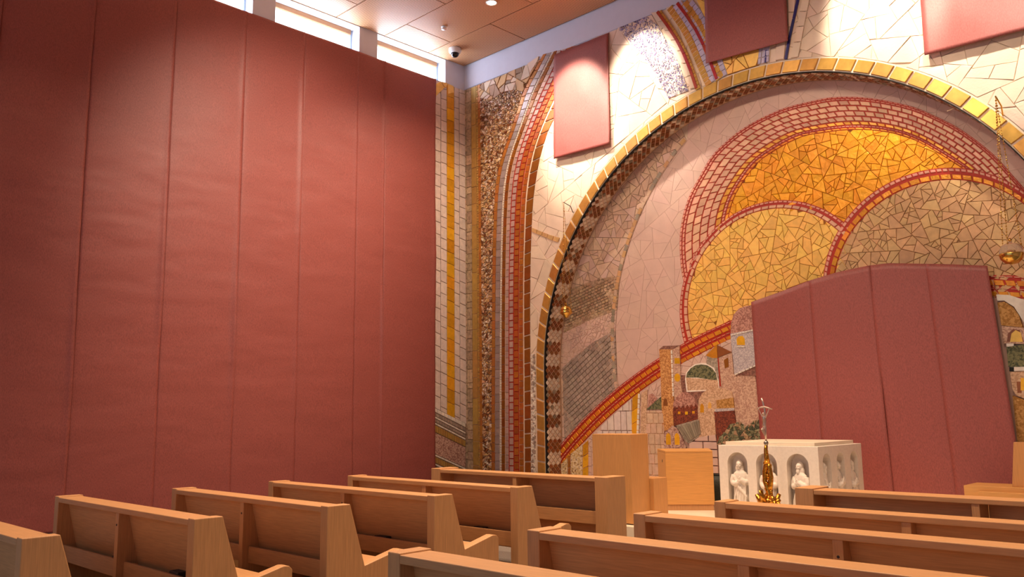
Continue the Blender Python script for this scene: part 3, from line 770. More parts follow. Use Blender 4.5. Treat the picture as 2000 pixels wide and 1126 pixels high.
# left part: weathered stone between jamb and thin line
left_reg = [(leg_l+.01, .15)]+[p for p in arc(ACX, ACZ, AHOLE-.01, 180, 95, 40) if p[0] < LINE[-1][0]+.02]+LINE[::-1]
left_reg.append((LINE[0][0], .15))
FB = ccw([(-9.768, 3.628), (-9.552, 3.641), (-8.971, 3.736), (-8.509, 3.733), (-8.596, 3.148), (-8.661, 3.136), (-9.222, 3.027), (-9.789, 2.856)])
FW = ccw([(-9.789, 2.856), (-9.222, 3.027), (-8.661, 3.136), (-8.596, 3.148), (-8.641, 2.804), (-8.717, 2.792), (-9.121, 2.646), (-9.589, 2.389), (-9.830, 2.239)])
FG = ccw([(-9.830, 2.239), (-9.589, 2.389), (-9.121, 2.646), (-8.717, 2.792), (-8.641, 2.804), (-8.635, 1.842), (-9.162, 1.441), (-9.818, 0.986)])
st = plate('weathered_stone_field', left_reg, on_niche, 'g_grey', NI, h=.004, label='weathered crackled stone along the left of the recess')
lay('weathered_shard', crackle(left_reg, .026, .006, nr, holes=(FB, FW, FG, lower)), on_niche, ['m_buff_stone']*4+['m_pink_stone'], st, base=.004, tilt=.05, rng=nr, limit=260)
o = plate('brown_brick_field', FB, on_niche, 'g_grey', NI, h=.012)
lay('brown_chips', bricks(FB, .075, .05, .008, .25, nr), on_niche, ['m_sand_brick', 'm_grey_stone'], o, base=.012, h=.012, tilt=.12, joined=True, rng=nr)
o = plate('pale_chip_field', FW, on_niche, 'g_pink', NI, h=.012)
lay('pale_chips', crackle(FW, .008, .007, nr), on_niche, 'm_pink_stone', o, base=.012, h=.010, joined=True, rng=nr)
o = plate('grey_block_field', FG, on_niche, 'g_grey', NI, h=.012, label='hillside of small grey blocks')
lay('grey_block', bricks(FG, .085, .075, .010, .60, nr, holes=(lower,)), on_niche, 'm_grey_tile', o, base=.012, h=.014, tilt=.06, rng=nr, joined=True)
# pink field
rt_reg = LINE+[p for p in arc(ACX, ACZ, AHOLE-.01, 180, 0, 90) if p[0] > LINE[-1][0]+.02]+[(leg_r-.01, .15), (LINE[0][0], .15)]
red_reg = RO+RI[::-1]
big_in = RI+[(-3.0, 2.2), (-7.0, 2.2)]
st = plate('pink_stone_field', rt_reg, on_niche, 'g_pink', NI, h=.004, label='smooth pinkish white stone sky of the recess')
lay('pink_stone_piece', crackle(rt_reg, .070, .003, nr, holes=(big_in, red_reg, dome_l, lower)), on_niche, 'm_pink_stone', st, base=.004, h=.0045, ch=.002, tilt=.003, rng=nr)
o = strip_plate('pale_line', LINE, offset_path(LINE, -.085), on_niche, 'g_grey', NI, h=.012)
lay('line_tile', loft(LINE, offset_path(LINE, -.085), .05, .95, .11, .010), on_niche, ['m_tan', 'm_buff_stone', 'm_diamond_grey'], o, base=.012)
# red-grouted arcs
st = strip_plate('red_grouted_arc', RO, RI, on_niche, 'g_red', NI, h=.022, n=120, label='great arc of cream bricks set in red grout')
EDG = [0, .055, .115, .27, .43, .59, .74, .86, .92, 1.0]
for i, (a, b) in enumerate(zip(EDG, EDG[1:])):
    small = i in (0, 1, 7)
    m = 'm_rose_small' if small else ('m_red_brick_gold' if i == 6 else ('m_orange_gold' if i == 8 else 'm_red_brick_fill'))
    ps = loft(RO, RI, a+.004, b-.004, .062 if small else .135, .012 if small else .014, (i % 2)*.5, rng=nr, jit=.08)
    ps = [p for p in ps if not all(inside(q, LDO) for q in p)]
    lay('small_rose_tile' if small else 'arc_brick', ps, on_niche, m, st, base=.022, h=.012, tilt=.06, rng=nr, joined=small)
# upper gold dome
up_reg = RI+[(-3.3, 3.0), (-7.0, 3.0)]
UPG = ccw(RI)
st = plate('gold_dome_field', UPG, on_niche, 'g_gold_dark', NI, h=.016, label='deep gold dome of glass shards')
lay('deep_gold_shard', crackle(UPG, .022, .005, nr, spread=.85, holes=(LDI, RDI)), on_niche, 'm_gold_deep', st, base=.016, h=.014, tilt=.04, rng=nr)
# right sand dome, then left pale gold dome lies over the arcs
RDP = RDI+[(-2.3, 2.5), (-4.7, 2.2)]
st = plate('sand_dome_field', ccw(RDI+[(-2.30, 2.6), (-4.75, 2.55)]), on_niche, 'g_sand', NI, h=.038, label='sand coloured dome of gold shards on the right')
lay('sand_shard', crackle(ccw(RDI+[(-2.30, 2.6), (-4.75, 2.55)]), .018, .005, nr, spread=.9), on_niche, 'm_gold_sand', st, base=.038, h=.012, tilt=.035, rng=nr)
LDP = ccw(LDI+[(-4.4, 2.9), (-4.6, 2.3), (-7.1, 2.3)])
st = plate('pale_gold_dome_field', LDP, on_niche, 'g_gold_dark', NI, h=.030, label='pale gold dome of shards on the left')
lay('pale_gold_shard', crackle(LDP, .022, .006, nr, spread=.85, holes=(lower, RDI)), on_niche, 'm_gold_pale', st, base=.030, h=.012, tilt=.035, rng=nr)
for nm, O, I, fill in (('left_dome_rim', LDO, LDI, 'm_red_brick_fill'), ('right_dome_rim', RDO, RDI, 'm_orange_gold')):
    o = strip_plate(nm.replace('left_', '').replace('right_', ''), O, I, on_niche, 'g_red', NI, h=.034 if nm[0] == 'l' else .044, n=80, label='red-grouted rim of the ' + ('pale gold' if nm[0] == 'l' else 'sand') + ' dome')
    lay('small_rose_tile', loft(O, I, .03, .34, .072, .016, rng=nr), on_niche, 'm_rose_small', o, base=.034 if nm[0] == 'l' else .044, h=.010, joined=True, rng=nr)
    lay('rim_brick', loft(O, I, .50, .97, .128, .016, rng=nr), on_niche, fill, o, base=.034 if nm[0] == 'l' else .044, h=.012, tilt=.05, rng=nr)
# the rising red and gold road
st = strip_plate('rising_band', GU, GL, on_niche, 'g_red', NI, h=.050, n=90, label='rising band of orange gold squares in red grout')
for a, b, L, m, nm, j in ((.02, .13, .085, 'm_rose_small', 'small_rose_tile', True), (.20, .50, .125, 'm_orange_gold', 'band_square', False), (.555, .655, .085, 'm_rose_small', 'small_rose_tile', True), (.71, .98, .125, 'm_orange_gold', 'band_square', False)):
    lay(nm, loft(GU, GL, a, b, L, .020, rng=nr, off=0), on_niche, m, st, base=.050, h=.012, tilt=.06, joined=j, rng=nr)

# ------------------------------------------------------------------ the town below the road
TOWN = GL[:60]+[(-2.0, 2.6), (-2.0, .15), (-10.0, .15)]
town = plate('town_ground', TOWN, on_niche, 'g_pink', NI, h=.052, label='mosaic town of towers and domes')
lay('town_shard', crackle(ccw([(-9.877, 0.571), (-8.781, 1.361), (-8.139, 1.769), (-7.734, 1.945), (-7.311, 2.201), (-6.881, 2.360), (-6.451, 2.526), (-6.468, 2.220), (-7.328, 1.470), (-7.871, -0.001), (-9.896, -0.128)]), .02, .008, nr), on_niche, 'm_pink_stone', town, base=.052, h=.008, rng=nr)
lv = [.066]
def shape(name, pts, mat, dz=.003, th=.012):
    lv[0] += .0006
    return plate(name, pts, on_niche, mat, town, h=lv[0]+dz)
def bead(p, q, w=.035, L=.06, mat='m_bead_white'):
    pp = [p, q]; lay('bead_row', loft(pp, offset_path(pp, w), 0, 1, L, .010), on_niche, mat, town, base=lv[0]+.002, h=.012, joined=True)
def ell(cx, cy, rx, ry, a0=0, a1=360, n=16):
    return [(cx+rx*math.cos(math.radians(a0+(a1-a0)*i/n)), cy+ry*math.sin(math.radians(a0+(a1-a0)*i/n))) for i in range(n+(0 if abs(a1-a0) == 360 else 1))]
def blocks(pts, bw, bh, ang, mat, gap=.012, nm='town_block', joined=False):
    lay(nm, bricks(pts, bw, bh, gap, ang, nr), on_niche, mat, town, base=lv[0]+.001, h=.012, joined=joined, rng=nr)
# left of the tall tower
blocks(ccw([(-9.038, 1.166), (-8.317, 1.665), (-8.321, 1.069), (-8.407, -0.035), (-9.082, -0.077)]), .13, .29, 0, 'm_white_block')
lay('gold_strip_tile', loft([(-8.296, 1.682), (-8.342, 1.069), (-8.428, -0.036)], [(-8.149, 1.778), (-8.199, 1.070), (-8.286, -0.027)], 0, 1, .22, .008), on_niche, 'm_gold_strip', town, base=.062, h=.014)
lay('gold_strip_tile', loft([(-9.370, 0.905), (-9.402, -0.097)], [(-9.244, 0.993), (-9.279, -0.089)], 0, 1, .22, .010), on_niche, 'm_gold_strip', town, base=.062, h=.014)
shape('dotted_column', ccw([(-9.865, 0.571), (-9.721, 0.680), (-9.745, -0.119), (-9.885, -0.127)]), 's_dots')
lay('amber_strip_tile', loft([(-9.709, 0.707), (-9.733, -0.118)], [(-9.650, 0.735), (-9.675, -0.114)], 0, 1, .2, .010), on_niche, 'm_amber_tile', town, base=.062, h=.012)
shape('dotted_column', ccw([(-9.638, 0.752), (-9.381, 0.905), (-9.413, -0.098), (-9.664, -0.114)]), 's_dots')
bead(*[(-8.130, 1.744), (-8.189, 1.070)], w=.05, L=.09)
shape('speckled_column', ccw([(-8.110, 1.743), (-7.997, 1.806), (-8.039, 1.071), (-8.160, 1.054)]), 's_sand')
shape('pale_hill', ccw([(-8.001, 1.478), (-7.970, 1.723), (-7.900, 1.738), (-7.816, 1.654)]), 's_rose')
shape('cypress', ccw([(-8.031, 1.487), (-7.721, 1.693), (-7.726, 1.483)]), 's_green')
shape('stone_house', ccw([(-8.021, 1.470), (-7.707, 1.467), (-7.694, 1.138), (-7.737, 0.008), (-8.106, -0.016)]), 's_sand')
blocks(ccw([(-8.021, 1.470), (-7.707, 1.467), (-7.694, 1.138), (-7.737, 0.008), (-8.106, -0.016)]), .11, .16, 0, 'm_buff_stone')
# middle houses
shape('pink_house', ccw([(-6.675, 2.239), (-6.446, 2.310), (-6.430, 1.988), (-6.082, 1.959), (-6.055, 1.454), (-6.042, 1.000), (-6.778, 0.990), (-6.761, 1.463), (-6.662, 1.829)]), 's_pink')
shape('violet_wall', ccw([(-7.349, 2.007), (-7.255, 2.003), (-7.249, 1.761), (-6.912, 1.775), (-7.030, 1.575), (-7.088, 1.506), (-7.353, 1.724)]), 's_brown')
o = shape('white_arch_ring', ccw([(-7.277, 1.944), (-7.254, 2.039), (-7.185, 2.115), (-7.091, 2.166), (-6.981, 2.180), (-6.873, 2.171), (-6.770, 2.111), (-6.713, 2.031), (-6.686, 1.883), (-6.684, 1.753), (-7.259, 1.745)]), 'm_bead_white')
shape('arch_base', ccw([(-7.257, 1.967), (-6.702, 1.907), (-6.692, 1.768), (-7.239, 1.768)]), 's_sand')
shape('green_lunette', ccw([(-7.257, 1.967), (-7.235, 2.038), (-7.167, 2.106), (-7.073, 2.150), (-6.973, 2.156), (-6.875, 2.140), (-6.789, 2.089), (-6.731, 2.017), (-6.711, 1.907), (-6.833, 1.920), (-7.065, 1.960)]), 's_green')
shape('grey_pillar', ccw([(-6.868, 2.273), (-6.688, 2.247), (-6.670, 1.844), (-6.753, 2.095), (-6.883, 2.164)]), 's_grey')
shape('orange_roof', ccw([(-6.885, 2.289), (-6.690, 2.442), (-6.688, 2.239), (-6.780, 2.244)]), 'm_orange_gold')
shape('red_roof', ccw([(-6.677, 2.433), (-6.446, 2.314), (-6.683, 2.243)]), 'm_diamond_brown')
shape('red_corner_line', ccw([(-6.688, 2.239), (-6.671, 2.238), (-6.650, 1.813), (-6.672, 1.814)]), 'm_red_line')
shape('brown_window', ccw([(-6.581, 2.203), (-6.510, 2.237), (-6.505, 2.099), (-6.571, 2.079)]), 'm_brown_tile')
# tall orange tower
shape('tower_side', ccw([(-7.480, 2.421), (-7.354, 2.469), (-7.353, 1.907), (-7.336, 1.692), (-7.470, 1.647), (-7.495, 1.712)]), 's_pink')
shape('tower', ccw([(-7.731, 2.436), (-7.480, 2.421), (-7.495, 1.712), (-7.510, 1.194), (-7.723, 1.138), (-7.726, 1.475), (-7.723, 1.961)]), 's_orange')
shape('tower_roof', ccw([(-7.731, 2.436), (-7.651, 2.484), (-7.354, 2.473), (-7.461, 2.419)]), 's_brown')
bead(*[(-7.476, 2.412), (-7.478, 1.679)], w=.04, L=.07)
shape('gold_window', ccw([(-7.449, 2.281), (-7.354, 2.276), (-7.354, 2.187), (-7.453, 2.192)]), 'm_gold_strip')
shape('gold_window', ccw([(p[0], p[1]) for p in ell([(-7.411, 1.973)][0][0], [(-7.411, 1.973)][0][1], .055, .065)]), 'm_gold_strip')
shape('red_door', ccw([(-7.694, 1.539), (-7.680, 1.635), (-7.650, 1.659), (-7.618, 1.634), (-7.608, 1.538)]), 'm_diamond_brown')
# domed tower beside the paper
shape('dome', ccw([(-6.443, 2.580), (-6.430, 2.741), (-6.380, 2.869), (-6.281, 2.952), (-6.170, 2.980), (-6.053, 2.984), (-6.059, 2.604)]), 's_rose')
shape('lavender_tower', ccw([(-6.447, 2.588), (-6.058, 2.627), (-6.040, 2.114), (-6.413, 1.980), (-6.430, 2.294)]), 's_lavender')
bead(*[(-6.439, 2.580), (-6.066, 2.628)], w=.03, L=.05)
shape('arched_window', ccw([(-6.346, 2.412), (-6.349, 2.504), (-6.314, 2.540), (-6.246, 2.542), (-6.215, 2.494), (-6.216, 2.403)]), 'm_gold_strip')
bead(*[(-6.347, 2.400), (-6.213, 2.392)], w=.025, L=.06)
for cxx in (1448, 1472):
    shape('blind_window', ccw([(p[0], p[1]) for p in ell([(-6.335, 2.167)][0][0]+(.20 if cxx > 1450 else 0), [(-6.335, 2.167)][0][1]+.01, .055, .09)]), 's_lavender')
shape('dark_gable', ccw([(-6.405, 1.980), (-6.040, 2.099), (-6.034, 1.942)]), 's_brown')
bead(*[(-6.413, 1.988), (-6.048, 2.114)], w=.03, L=.06)
# lower houses
shape('rose_dome', ccw([(-7.514, 1.512), (-7.501, 1.584), (-7.440, 1.670), (-7.343, 1.740), (-7.241, 1.737), (-7.134, 1.671), (-7.060, 1.529), (-7.062, 1.490)]), 's_rose')
zz = []
for i in range(13):
    a, b = [(-7.514, 1.504), (-7.059, 1.537)]; tt = i/12; zz.append((a[0]+(b[0]-a[0])*tt, a[1]+(b[1]-a[1])*tt+(.03 if i % 2 else -.02)))
shape('crenellated_house', ccw(zz+[(-7.061, 1.327), (-7.509, 1.226)]), 's_darkred')
for q in ([(-7.423, 1.447), (-7.376, 1.447), (-7.378, 1.407), (-7.425, 1.408)], [(-7.293, 1.446), (-7.242, 1.445), (-7.244, 1.398), (-7.295, 1.399)], [(-7.164, 1.452), (-7.118, 1.452), (-7.120, 1.413), (-7.166, 1.413)]): shape('gold_window', ccw(q), 'm_gold_strip')
shape('sand_house', ccw([(-7.063, 1.467), (-7.037, 1.622), (-6.978, 1.714), (-6.877, 1.774), (-6.752, 1.793), (-6.596, 1.781), (-6.479, 1.732), (-6.450, 1.632), (-6.443, 1.459), (-6.780, 1.440), (-6.772, 1.097), (-7.066, 1.056)]), 's_sand')
for cxx, cyy in ((1377, 795), (1392, 790)):
    pass
shape('arched_window', ccw([(-7.024, 1.427), (-7.019, 1.528), (-6.986, 1.567), (-6.952, 1.527), (-6.957, 1.427)]), 'm_gold_strip')
shape('arched_window', ccw([(-6.883, 1.488), (-6.879, 1.557), (-6.851, 1.587), (-6.822, 1.556), (-6.826, 1.487)]), 'm_gold_pale')
shape('ochre_panel', ccw([(-6.736, 1.608), (-6.450, 1.640), (-6.442, 1.489), (-6.734, 1.485)]), 's_ochre')
shape('lavender_band', ccw([(-6.769, 1.478), (-6.442, 1.489), (-6.444, 1.451), (-6.771, 1.436)]), 's_lavender')
shape('dark_gate', ccw([(-6.780, 1.432), (-6.444, 1.451), (-6.428, 1.279), (-6.419, 0.995), (-6.754, 0.945)]), 's_darkred')
shape('grey_terrace', ccw([(-7.461, 1.234), (-7.061, 1.327), (-7.057, 1.072), (-7.243, 0.961), (-7.297, 0.984)]), 's_grey')
for i in range(9):
    a = [(-7.434, 1.218), (-7.080, 1.304), (-7.260, 0.984), (-7.055, 1.095)]; tt = i/8
    lay('terrace_slat', loft([(a[0][0]+(a[1][0]-a[0][0])*tt, a[0][1]+(a[1][1]-a[0][1])*tt), (a[2][0]+(a[3][0]-a[2][0])*tt, a[2][1]+(a[3][1]-a[2][1])*tt)],
        [(a[0][0]+(a[1][0]-a[0][0])*tt+.035, a[0][1]+(a[1][1]-a[0][1])*tt+.008), (a[2][0]+(a[3][0]-a[2][0])*tt+.03, a[2][1]+(a[3][1]-a[2][1])*tt+.008)], 0, 1, 3, .002), on_niche, 'm_diamond_grey', town, base=lv[0]+.003, h=.008)
shape('rose_house', ccw([(-7.706, 0.867), (-7.685, 1.114), (-7.527, 1.234), (-7.436, 1.171), (-7.301, 0.906), (-7.312, 0.874)]), 's_rosebrown')
for xx in (0, .16):
    a = [(-7.613, 1.027)][0]; shape('arched_window', ccw([(a[0]-.045+xx, a[1]-.09), (a[0]+.045+xx, a[1]-.09)]+ell(a[0]+xx, a[1]+.02, .045, .07, 0, 180, 8)), 'm_gold_strip')
blocks(ccw([(-7.312, 0.874), (-7.244, 0.953), (-7.066, 1.056), (-6.772, 1.097), (-6.754, 0.945), (-6.760, 0.069), (-7.363, 0.031)]), .26, .125, 0, 'm_pink_stone', .016)
gb = ccw([(-6.763, 0.945), (-6.704, 1.067), (-6.596, 1.158), (-6.523, 1.249), (-6.420, 1.271), (-6.352, 1.293), (-6.273, 1.219), (-6.206, 1.248), (-6.121, 1.307), (-6.023, 1.321), (-5.981, 0.957)])
lay('olive_leaves', crackle(gb, .0022, .003, nr, spread=.9), on_niche, ['m_leaf_a', 'm_leaf_b', 'm_sand_brick'], town, base=lv[0]+.002, h=.014, tilt=.25, joined=True, rng=nr)
# houses right of the big paper
shape('white_arch_ring', ccw([(-2.843, 2.793), (-2.706, 2.772), (-2.524, 2.685), (-2.553, 2.370), (-2.664, 2.625), (-2.761, 2.710), (-2.838, 2.717)]), 'm_bead_white')
shape('tan_lunette', ccw([(-2.840, 2.693), (-2.762, 2.697), (-2.681, 2.627), (-2.625, 2.523), (-2.595, 2.374), (-2.820, 2.416)]), 's_ochre')
shape('pink_house', ccw([(-2.820, 2.410), (-2.553, 2.364), (-2.570, 2.177), (-2.817, 2.200)]), 's_pink')
shape('arched_window', ccw([(-2.777, 2.215), (-2.757, 2.313), (-2.698, 2.363), (-2.630, 2.346), (-2.600, 2.203)]), 'm_diamond_brown')
shape('arched_window', ccw([(-2.744, 2.213), (-2.720, 2.310), (-2.673, 2.349), (-2.622, 2.315), (-2.610, 2.204)]), 'm_gold_pale')
shape('white_ledge', ccw([(-2.784, 2.197), (-2.708, 2.192), (-2.706, 2.156), (-2.787, 2.161)]), 'm_bead_white')
shape('green_garden', ccw([(-2.788, 2.155), (-2.570, 2.177), (-2.594, 1.907), (-2.787, 1.922)]), 's_green')
shape('white_ledge', ccw([(-2.776, 1.915), (-2.594, 1.913), (-2.598, 1.865), (-2.781, 1.867)]), 'm_bead_white')
shape('dark_panel', ccw([(-2.776, 1.915), (-2.728, 1.913), (-2.732, 1.865), (-2.781, 1.867)]), 'g_black')
shape('sand_house', ccw([(-2.776, 1.860), (-2.599, 1.859), (-2.628, 1.530), (-2.730, 1.580), (-2.767, 1.654)]), 's_sand')
shape('gold_window', ccw([(-2.716, 1.743), (-2.662, 1.741), (-2.674, 1.609), (-2.717, 1.610)]), 'm_brown_tile')
shape('gold_window', ccw([(-2.669, 1.783), (-2.606, 1.781), (-2.619, 1.638), (-2.682, 1.639)]), 'm_gold_strip')
shape('tan_house', ccw([(-2.773, 1.581), (-2.629, 1.518), (-2.672, 1.044), (-2.768, 1.043)]), 's_ochre')

# ------------------------------------------------------------------ mosaic strip of the left wall, beside the paper
y0, y1, y2, y3, y4, y5 = [p[0] for p in [(10.173, 4.387), (10.344, 4.409), (10.505, 4.429), (10.695, 4.453), (10.827, 4.470), (10.989, 4.490)]]
y5 = BACK_Y-.004
zt = 7.86
cut0, cut1 = [(10.179, 1.579), (10.965, 1.271)]
def zlow(y): return cut0[1]+(cut1[1]-cut0[1])*(y-cut0[0])/(cut1[0]-cut0[0])
def vl(y): return [(y, zlow(y)), (y, (zlow(y)+zt)/2), (y, zt)]
ms = plate('upright_block_mosaic', [(y0, .1), (y5, .1), (y5, zt), (y0, zt)], on_left, 'g_grey', wall_left, label='upright strip of white blocks with a gold stripe beside the paper')
def col(a, b, L, mat, nm, off=0, gap=.012): lay(nm, loft(vl(a), vl(b), 0, 1, L, gap, off), on_left, mat, ms, tilt=.015)
col(y0, y1, .235, 'm_white_block', 'white_block'); col(y1+.004, y2, .215, 'm_white_block', 'white_block', .4)
col(y3, y4, .235, 'm_white_block', 'white_block', .2); col(y4+.004, y5, .215, 'm_white_block', 'white_block', .6)
col(y2, y3, .235, 'm_gold_strip', 'gold_strip_tile', gap=.008)
lay('gold_shard', [ccw(p) for p in ([(10.192, 7.510), (10.192, 7.759), (10.322, 7.859), (10.428, 7.762)], [(10.349, 7.866), (10.508, 7.880), (10.481, 7.777), (10.428, 7.773)], [(10.522, 7.873), (10.670, 7.862), (10.683, 7.727), (10.521, 7.662)])], on_left, 'm_gold_pale', ms, base=.02)
def diag(ya, yb, mat, L, nm, lab=None):
    pa, pb = ya, yb
    lay(nm, loft(pa, pb, 0, 1, L, .008), on_left, mat, ms, base=.008, joined=True)
diag([(10.179, 1.579), (10.965, 1.281)], [(10.179, 1.505), (10.964, 1.204)], 'm_bead_white', .09, 'bead_row')
diag([(10.179, 1.496), (10.964, 1.195)], [(10.179, 1.431), (10.964, 1.128)], 'm_grey_tile', .07, 'grey_row')
diag([(10.179, 1.431), (10.964, 1.118)], [(10.179, 1.394), (10.964, 1.080)], 'm_bead_white', .09, 'bead_row')
diag([(10.179, 1.385), (10.964, 1.071)], [(10.179, 1.330), (10.963, 1.014)], 'm_grey_tile', .07, 'grey_row')
diag([(10.179, 1.320), (10.963, 1.004)], [(10.179, 1.284), (10.963, 0.966)], 'm_bead_white', .09, 'bead_row')
diag([(10.179, 1.274), (10.963, 0.957)], [(10.180, 1.145), (10.962, 0.843)], 'm_ochre', .06, 'ochre_row')
plate('rose_speckled_field', [(10.180, 1.136), (10.962, 0.833), (10.960, 0.465), (10.180, 0.761)], on_left, 's_rosebrown', ms, h=.016)
diag([(10.180, 0.751), (10.960, 0.456)], [(10.181, 0.715), (10.960, 0.418)], 'm_bead_white', .09, 'bead_row')
diag([(10.181, 0.706), (10.960, 0.409)], [(10.181, 0.597), (10.960, 0.296)], 'm_ochre', .06, 'ochre_row')
diag([(10.181, 0.587), (10.959, 0.287)], [(10.181, 0.551), (10.959, 0.249)], 'm_bead_white', .09, 'bead_row')
# ------------------------------------------------------------------ red paper sheets
from mathutils import noise as mnoise
def sheet(name, fn, nu, nv, parent=None, thick=.0016, label=None, cat=None, group=None):
    """fn(u,v) -> point; a thin paper sheet with real thickness"""
    P = [[Vector(fn(i/nu, j/nv)) for i in range(nu+1)] for j in range(nv+1)]
    base = sum((p for r in P for p in r), Vector())/((nu+1)*(nv+1)); base.z = min(p.z for r in P for p in r)
    vs = [p-base for r in P for p in r]; W = nu+1
    fs = [(j*W+i, j*W+i+1, (j+1)*W+i+1, (j+1)*W+i) for j in range(nv) for i in range(nu)]
    me = mesh(name, vs, fs, 'red_paper', True); o = link(name, me, parent); o.location = base
    md = o.modifiers.new('thickness', 'SOLIDIFY'); md.thickness = thick; md.offset = 0
    if label: tag(o, label, cat, group)
    return o
SEAMS = [1.62, 2.80, 3.94, 5.08, 6.22, 7.29, 8.39, 8.98, 10.205]
ORD = ['dark red paper sheet cut by the left edge of the photo', 'red paper sheet on the left wall, second from the left photo edge', 'red paper sheet on the left wall, third from the left photo edge',
       'red paper sheet on the left wall below the leftmost visible window', 'red paper sheet on the left wall below the white pier left of the middle window', 'red paper sheet on the left wall below the middle window',
       'narrow red paper sheet on the left wall between two close seams', 'red paper sheet on the left wall beside the white block mosaic']
for i, (a, b) in enumerate(zip(SEAMS, SEAMS[1:])):
    lap = .018 if i < len(SEAMS)-2 else 0
    def fn(u, v, a=a, b=b, i=i, lap=lap):
        y = a+(b+lap-a)*u; z = .02+7.85*v
        out = .034
        out += .008*mnoise.noise(Vector((y*1.1, z*2.6, 3.1)))+.004*mnoise.noise(Vector((y*2.2, z*6.5, 9)))+.0014*mnoise.noise(Vector((y*5, z*13, 2)))
        out += .014*mnoise.noise(Vector((y*.7, z*.35, 7.7)))
        # the overlapping right edge lifts here and there, opening dark slits along the seam
        e = max(0, (u-.90)/.10)
        lift = max(0, mnoise.noise(Vector((z*.55, i*4.3, 1.7)))+.18)
        out += e*e*(.006+.045*lift)
        e2 = max(0, (.05-u)/.05); out -= e2*.006
        y += .010*mnoise.noise(Vector((z*.6, i*2.2, 4.4)))*(1 if u > .5 else .3) - (.018*math.sin(PI*(1-v)) if u > .9 else 0)
        return (LEFT_X+max(.024, out), y, z)
    sheet('paper_sheet', fn, 28, 240, label=ORD[i], cat='paper', group='red paper sheets covering the left wall')

def hang(name, x0, x1, z0l, z0r, z1l, z1r, label, curl=.02, seed=0):
    def fn(u, v):
        x = x0+(x1-x0)*u; zb = z0l+(z0r-z0l)*u; zt_ = z1l+(z1r-z1l)*u; z = zb+(zt_-zb)*v
        out = .024+.066*(1-v)**.3+.010*mnoise.noise(Vector((x*1.5, z*1.2, seed)))*(1-v)**.3+.006*mnoise.noise(Vector((x*4, z*3, seed+3)))
        out += curl*(1-v)**3
        return (x, BACK_Y-out, z)
    return sheet(name, fn, 22, 40, label=label, cat='paper', group='paper sheets hung over mosaic figures')
hang('paper_hanging', -9.494, -8.257, 5.885, 5.865, 7.853, 7.858, 'pink-lit paper rectangle hung on the mosaic left of the arch', seed=1)
hang('paper_hanging', -6.378, -5.05, 6.69, 6.618, 8.05, 8.05, 'shaded maroon paper rectangle hung above the arch crown', seed=5)
hang('paper_hanging', -3.275, -1.75, 5.836, 5.785, 7.80, 7.80, 'bright pink paper rectangle hung at the right top corner', seed=9)

# big paper cover in the recess: four sheets, arched top edge
TOPC = [(-6.036, 3.018), (-5.509, 3.127), (-5.122, 3.221), (-4.717, 3.287), (-4.298, 3.324), (-4.032, 3.323), (-3.653, 3.266), (-3.292, 3.211), (-2.882, 3.138)]
def topz(x):
    for a, b in zip(TOPC, TOPC[1:]):
        if x <= b[0]+1e-6: return a[1]+(b[1]-a[1])*max(0, (x-a[0]))/(b[0]-a[0])
    return TOPC[-1][1]
cov = empty('paper_cover', (-4.4, NICHE_Y-.12, STEP_Z)); tag(cov, 'large maroon paper cover with arched top in the recess behind the altar', 'paper')
CS = [-6.036, -5.12, -4.29, -3.58, -2.882]
for i, (a, b) in enumerate(zip(CS, CS[1:])):
    def fn(u, v, a=a, b=b, i=i):
        x = a+(b-a+(.02 if i < 3 else 0))*u; zt_ = topz(min(x, -2.882)); z = STEP_Z+.01+(zt_-STEP_Z-.01)*v
        f = (x+6.036)/3.154
        x2 = x+.18*(1-v)**1.0*max(0, f-.2)/.8+.05*(1-v)*(1-f)
        bow = .06*math.sin(PI*min(1, max(0, f)))+.045
        out = bow*(1-.35*v)+.012*mnoise.noise(Vector((x*1.3, z*1.1, i*3)))+.006*(i % 2)
        out += .010*max(0, (u-.93)/.07)*max(0, mnoise.noise(Vector((z*1.2, i*2., .3)))+.2)
        out += .04*max(0, f-.9)/.1*(1-v*.6)
        return (x2+4.4, -out-.02, z-STEP_Z)
    o = sheet('paper_strip', fn, 16, 40, cov)

